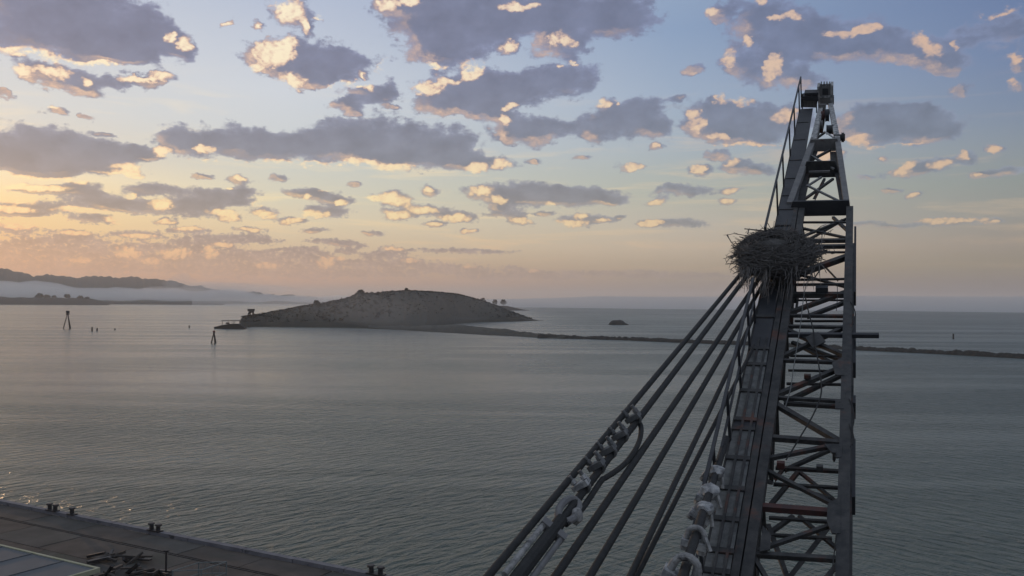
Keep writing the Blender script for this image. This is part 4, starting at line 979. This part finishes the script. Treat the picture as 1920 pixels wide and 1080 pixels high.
wire('pale thin wire hanging down the left side of the lattice below the nest', [(1516, 520), (1508, 550), (1502, 600), (1496, 640), (1488, 690), (1482, 730), (1472, 764)], .14, .009, GREYW)
wire('short dark wire curling off the outer face of the boom above the long beam', [(1595, 566), (1602, 580), (1604, 592), (1600, 608)], .1, .011)
wire('longer loop of wire hanging outside the right chord below the long beam', [(1592, 748), (1599, 765), (1601, 790), (1598, 805), (1601, 822), (1598, 834)], .1, .010)
wire('inner strand hanging outside the right chord beside the longer wire loop', [(1592, 795), (1597, 812), (1599, 828), (1594, 838)], .1, .008)
wire('thin straight wire low down beside the right chord at the bottom of the frame', [(1568, 1000), (1565, 1030), (1562, 1055), (1560, 1090)], .1, .008)
wire('short straight wire hanging from the beams just under the dark box', [(1570, 533), (1570, 560), (1568, 583)], .12, .007)

# ------------------------------------------------------------------ wharf at lower left
ZD = 3.0
CONC = material('worn_wharf_concrete', (.045, .044, .041), .9, 0, (.100, .093, .083), .22, .6, .3, 3, .2, (.045, .052, .038), .09, (.52, .68))
CONC2 = material('worn_wharf_concrete_brown', (.052, .045, .039), .9, 0, (.104, .088, .075), .3, .6, .3, 3, .2, (.050, .052, .044), .12, (.56, .70))
KERB = material('pale_worn_kerb', (.12, .115, .125), .85, 0, (.20, .195, .20), .6, .7, .4, 4, .2, (.06, .058, .06), .5, (.58, .68))
IRON = material('black_iron', (.014, .014, .016), .55, 0, (.028, .024, .022), 4, .6)
e0, e1w = on_z(0, 941, ZD), on_z(690, 1078, ZD)
ED = (e1w - e0).normalized(); EN = Vector((ED.y, -ED.x, 0))
if EN.dot(Vector((0, 0, 0)) - e0) < 0: EN = -EN               # inwards, to the crane
def WP(s, t, z=ZD): v = e0 + ED * s + EN * t; return Vector((v.x, v.y, z))
def st(px, py, z=ZD): v = on_z(px, py, z) - e0; return v.dot(ED), v.dot(EN)
wharf = link('wharf_deck', MB().prism([WP(-160, .7, -1), WP(150, .7, -1), WP(150, 90, -1), WP(-160, 90, -1)], (0, 0, ZD + 1 - .12)).me('wharf_deck'), CONC, kind='structure')
tr = [st(x, y)[1] for x, y in ((10, 974), (330, 1035), (480, 1075))]
t_rail = sum(tr) / 3
S0, S1 = st(0, 1000)[0] - 30, st(700, 1080)[0] + 25
rows = [.75, t_rail - .12, t_rail + .32, t_rail * 2 + 1, t_rail * 3 + 2, t_rail * 4 + 4]
cell = 9.0
ss = S0
pr = random.Random(3)
i = 0
while ss < S1:
    for j, (ta, tb_) in enumerate(zip(rows, rows[1:])):
        if j == 1: continue
        sk = 1.6 * j; g_ = .06
        z = ZD - .12 + .12 + pr.uniform(-.02, .02)
        MB().prism([WP(ss + sk + g_, ta + g_, ZD - .30), WP(ss + sk + cell - g_, ta + g_, ZD - .30), WP(ss + sk + cell - g_, tb_ - g_, ZD - .30), WP(ss + sk + g_, tb_ - g_, ZD - .30)], (0, 0, z - ZD + .30)).obj('slab', CONC if pr.random() < .55 else CONC2, wharf)
    ss += cell; i += 1
# rail groove with a rail
MB().bar(WP(S0, t_rail + .10, ZD - .06), WP(S1 + 10, t_rail + .10, ZD - .06), .10, .12).obj('crane_rail', IRON, wharf)
ss = S0
while ss < S1 + 10:
    L = pr.uniform(5.5, 8.5)
    MB().bar(WP(ss + .05, .36, ZD + .18), WP(ss + L - .05, .36, ZD + .18 + pr.uniform(-.03, .03)), .72, .42).obj('kerb_block', KERB, wharf)
    ss += L
ss = S0
while ss < S1 + 20:
    MB().tube([WP(ss, .25, -2), WP(ss, .25, ZD - .05)], .3, 8).obj('pile', WOOD, wharf); ss += 4
# bitts and bollards on the kerb
def bollard(px, py, twin, label):
    s_, t_ = st(px, py); c = WP(s_, .5, ZD + .39); t = thing('mooring_bollard', label, 'bollard', c, Matrix((ED, EN, Vector((0, 0, 1)))).transposed(), group='iron mooring bollards along the wharf edge')
    MB().bar((-1.0 if twin else -.6, 0, .06), (1.0 if twin else .6, 0, .06), .7, .14).obj('base_plate', IRON, t)
    for k in ((-.55, .55) if twin else (0,)):
        MB().tube([(k, 0, .1), (k, 0, .5), (k * 1.05, 0, .62), (k * 1.1, 0, .7), (k * 1.1, 0, .86)], [.26, .24, .24, .40, .36], 14).obj('horn', IRON, t)
bollard(114, 960, True, 'twin-horned black bollard farthest left on the wharf edge')
bollard(147, 968, False, 'single squat bollard just right of the leftmost twin-horned one')
bollard(297, 1000, True, 'twin-horned black bollard midway along the visible wharf edge')
bollard(713, 1081, True, 'twin-horned black bollard at the far right end of the visible wharf')
# shed roof at the very corner, with a pale edge
ZS = 7.5
r0, r1 = on_z(-60, 1006, ZS), on_z(186, 1064, ZS)
rd_ = (r1 - r0).normalized(); rn = Vector((rd_.y, -rd_.x, 0)); rn = rn if rn.y < 0 else -rn
sh = thing('shed', 'low shed with a flat blue grey roof and pale yellowish gutter at lower left', 'shed', Vector((r1.x, r1.y, ZD)))
o = Vector((r1.x, r1.y, 0))
L_, Wd = 40.0, 16.0
def SHP(a, b, z): v = r1 - rd_ * a + rn * b - o; return Vector((v.x, v.y, z - ZD))
MB().prism([SHP(.3, .3, ZD), SHP(L_, .3, ZD), SHP(L_, Wd, ZD), SHP(.3, Wd, ZD)], (0, 0, ZS - ZD - .35)).obj('wall', material('shed_wall', (.05, .052, .055), .8), sh)
ROOF = material('shed_roof', (.085, .096, .105), .75, 0, (.060, .070, .080), .3, .7, .2, 4)
MB().prism([SHP(.22, .22, ZS - .34), SHP(L_, .22, ZS - .34), SHP(L_, Wd, ZS - .34), SHP(.22, Wd, ZS - .34)], (0, 0, .26)).obj('roof', ROOF, sh)
GUT = material('pale_yellow_edge', (.27, .28, .17), .8, 0, (.36, .35, .25), .8, .6)
MB().bar(SHP(-.1, .1, ZS - .2), SHP(L_, .1, ZS - .2), .26, .4).obj('gutter', GUT, sh)
MB().bar(SHP(.0, .24, ZS - .2), SHP(.0, Wd, ZS - .2), .26, .4).obj('gutter', GUT, sh)
for k in range(1, 9):
    MB().bar(SHP(k * 4.4, .25, ZS - .05), SHP(k * 4.4, Wd, ZS - .05), .12, .07).obj('roof_seam', ROOF, sh)
# things standing on the wharf between shed and rail
def box_pile(px, py, w_, label, name, seed):
    c = on_z(px, py, ZD); t = thing(name, label, 'heap', c); m = random.Random(seed)
    for k in range(16):
        q = Vector((m.uniform(-1, 1) * w_, m.uniform(-1, 1), m.uniform(0, .25)))
        d = Vector((m.uniform(-1, 1), m.uniform(-1, 1), m.uniform(-.2, .3))).normalized() * m.uniform(.5, 1.3)
        MB().bar(q - d + Vector((0, 0, .25)), q + d + Vector((0, 0, .25)), m.uniform(.15, .4), m.uniform(.12, .3)).obj('timber', WOOD if k % 3 else IRON, t)
box_pile(222, 1052, 3.0, 'dark heap of old timbers lying just right of the shed corner', 'timber_heap', 4)
box_pile(262, 1078, 3.0, 'dark scattered timbers at the bottom edge left of the thin pole', 'timber_heap', 15)
c = on_z(311, 1084, ZD); o = MB().tube([(0, 0, 0), (0, 0, 2.6)], .10, 8).bar((-.2, 0, .03), (.2, 0, .03), .4, .06).bar((-.25, 0, 2.62), (.25, 0, 2.62), .2, .14)
o.obj('lamp_pole', IRON, label='thin dark pole standing on the wharf near the bottom edge', cat='pole').location = c
gz = 2.2
c = on_z(372, 1098, ZD); q = on_z(424, 1096, ZD); t = thing('guard_cage', 'pale see-through mesh cage frame at the bottom edge of the wharf', 'cage', c)
FR = material('pale_cage_frame', (.14, .16, .155), .7)
wx = (q - c); wy = EN * 3.0; wx.z = 0
for a in (Vector((0, 0, 0)), wx, wx + wy, wy): MB().bar(a, a + Vector((0, 0, gz)), .10, .10, Vector((0, 1, 0))).obj('cage_post', FR, t)
for z in (gz - .05, gz * .5):
    for a, b_ in ((Vector((0, 0, 0)), wx), (wx, wx + wy), (wx + wy, wy), (wy, Vector((0, 0, 0)))):
        MB().bar(a + Vector((0, 0, z)), b_ + Vector((0, 0, z)), .08, .08).obj('cage_rail', FR, t)
for k in range(1, 8):
    MB().bar(wx * (k / 8) + Vector((0, 0, .05)), wx * (k / 8) + Vector((0, 0, gz - .1)), .025, .025, Vector((0, 1, 0))).obj('mesh_wire', FR, t)
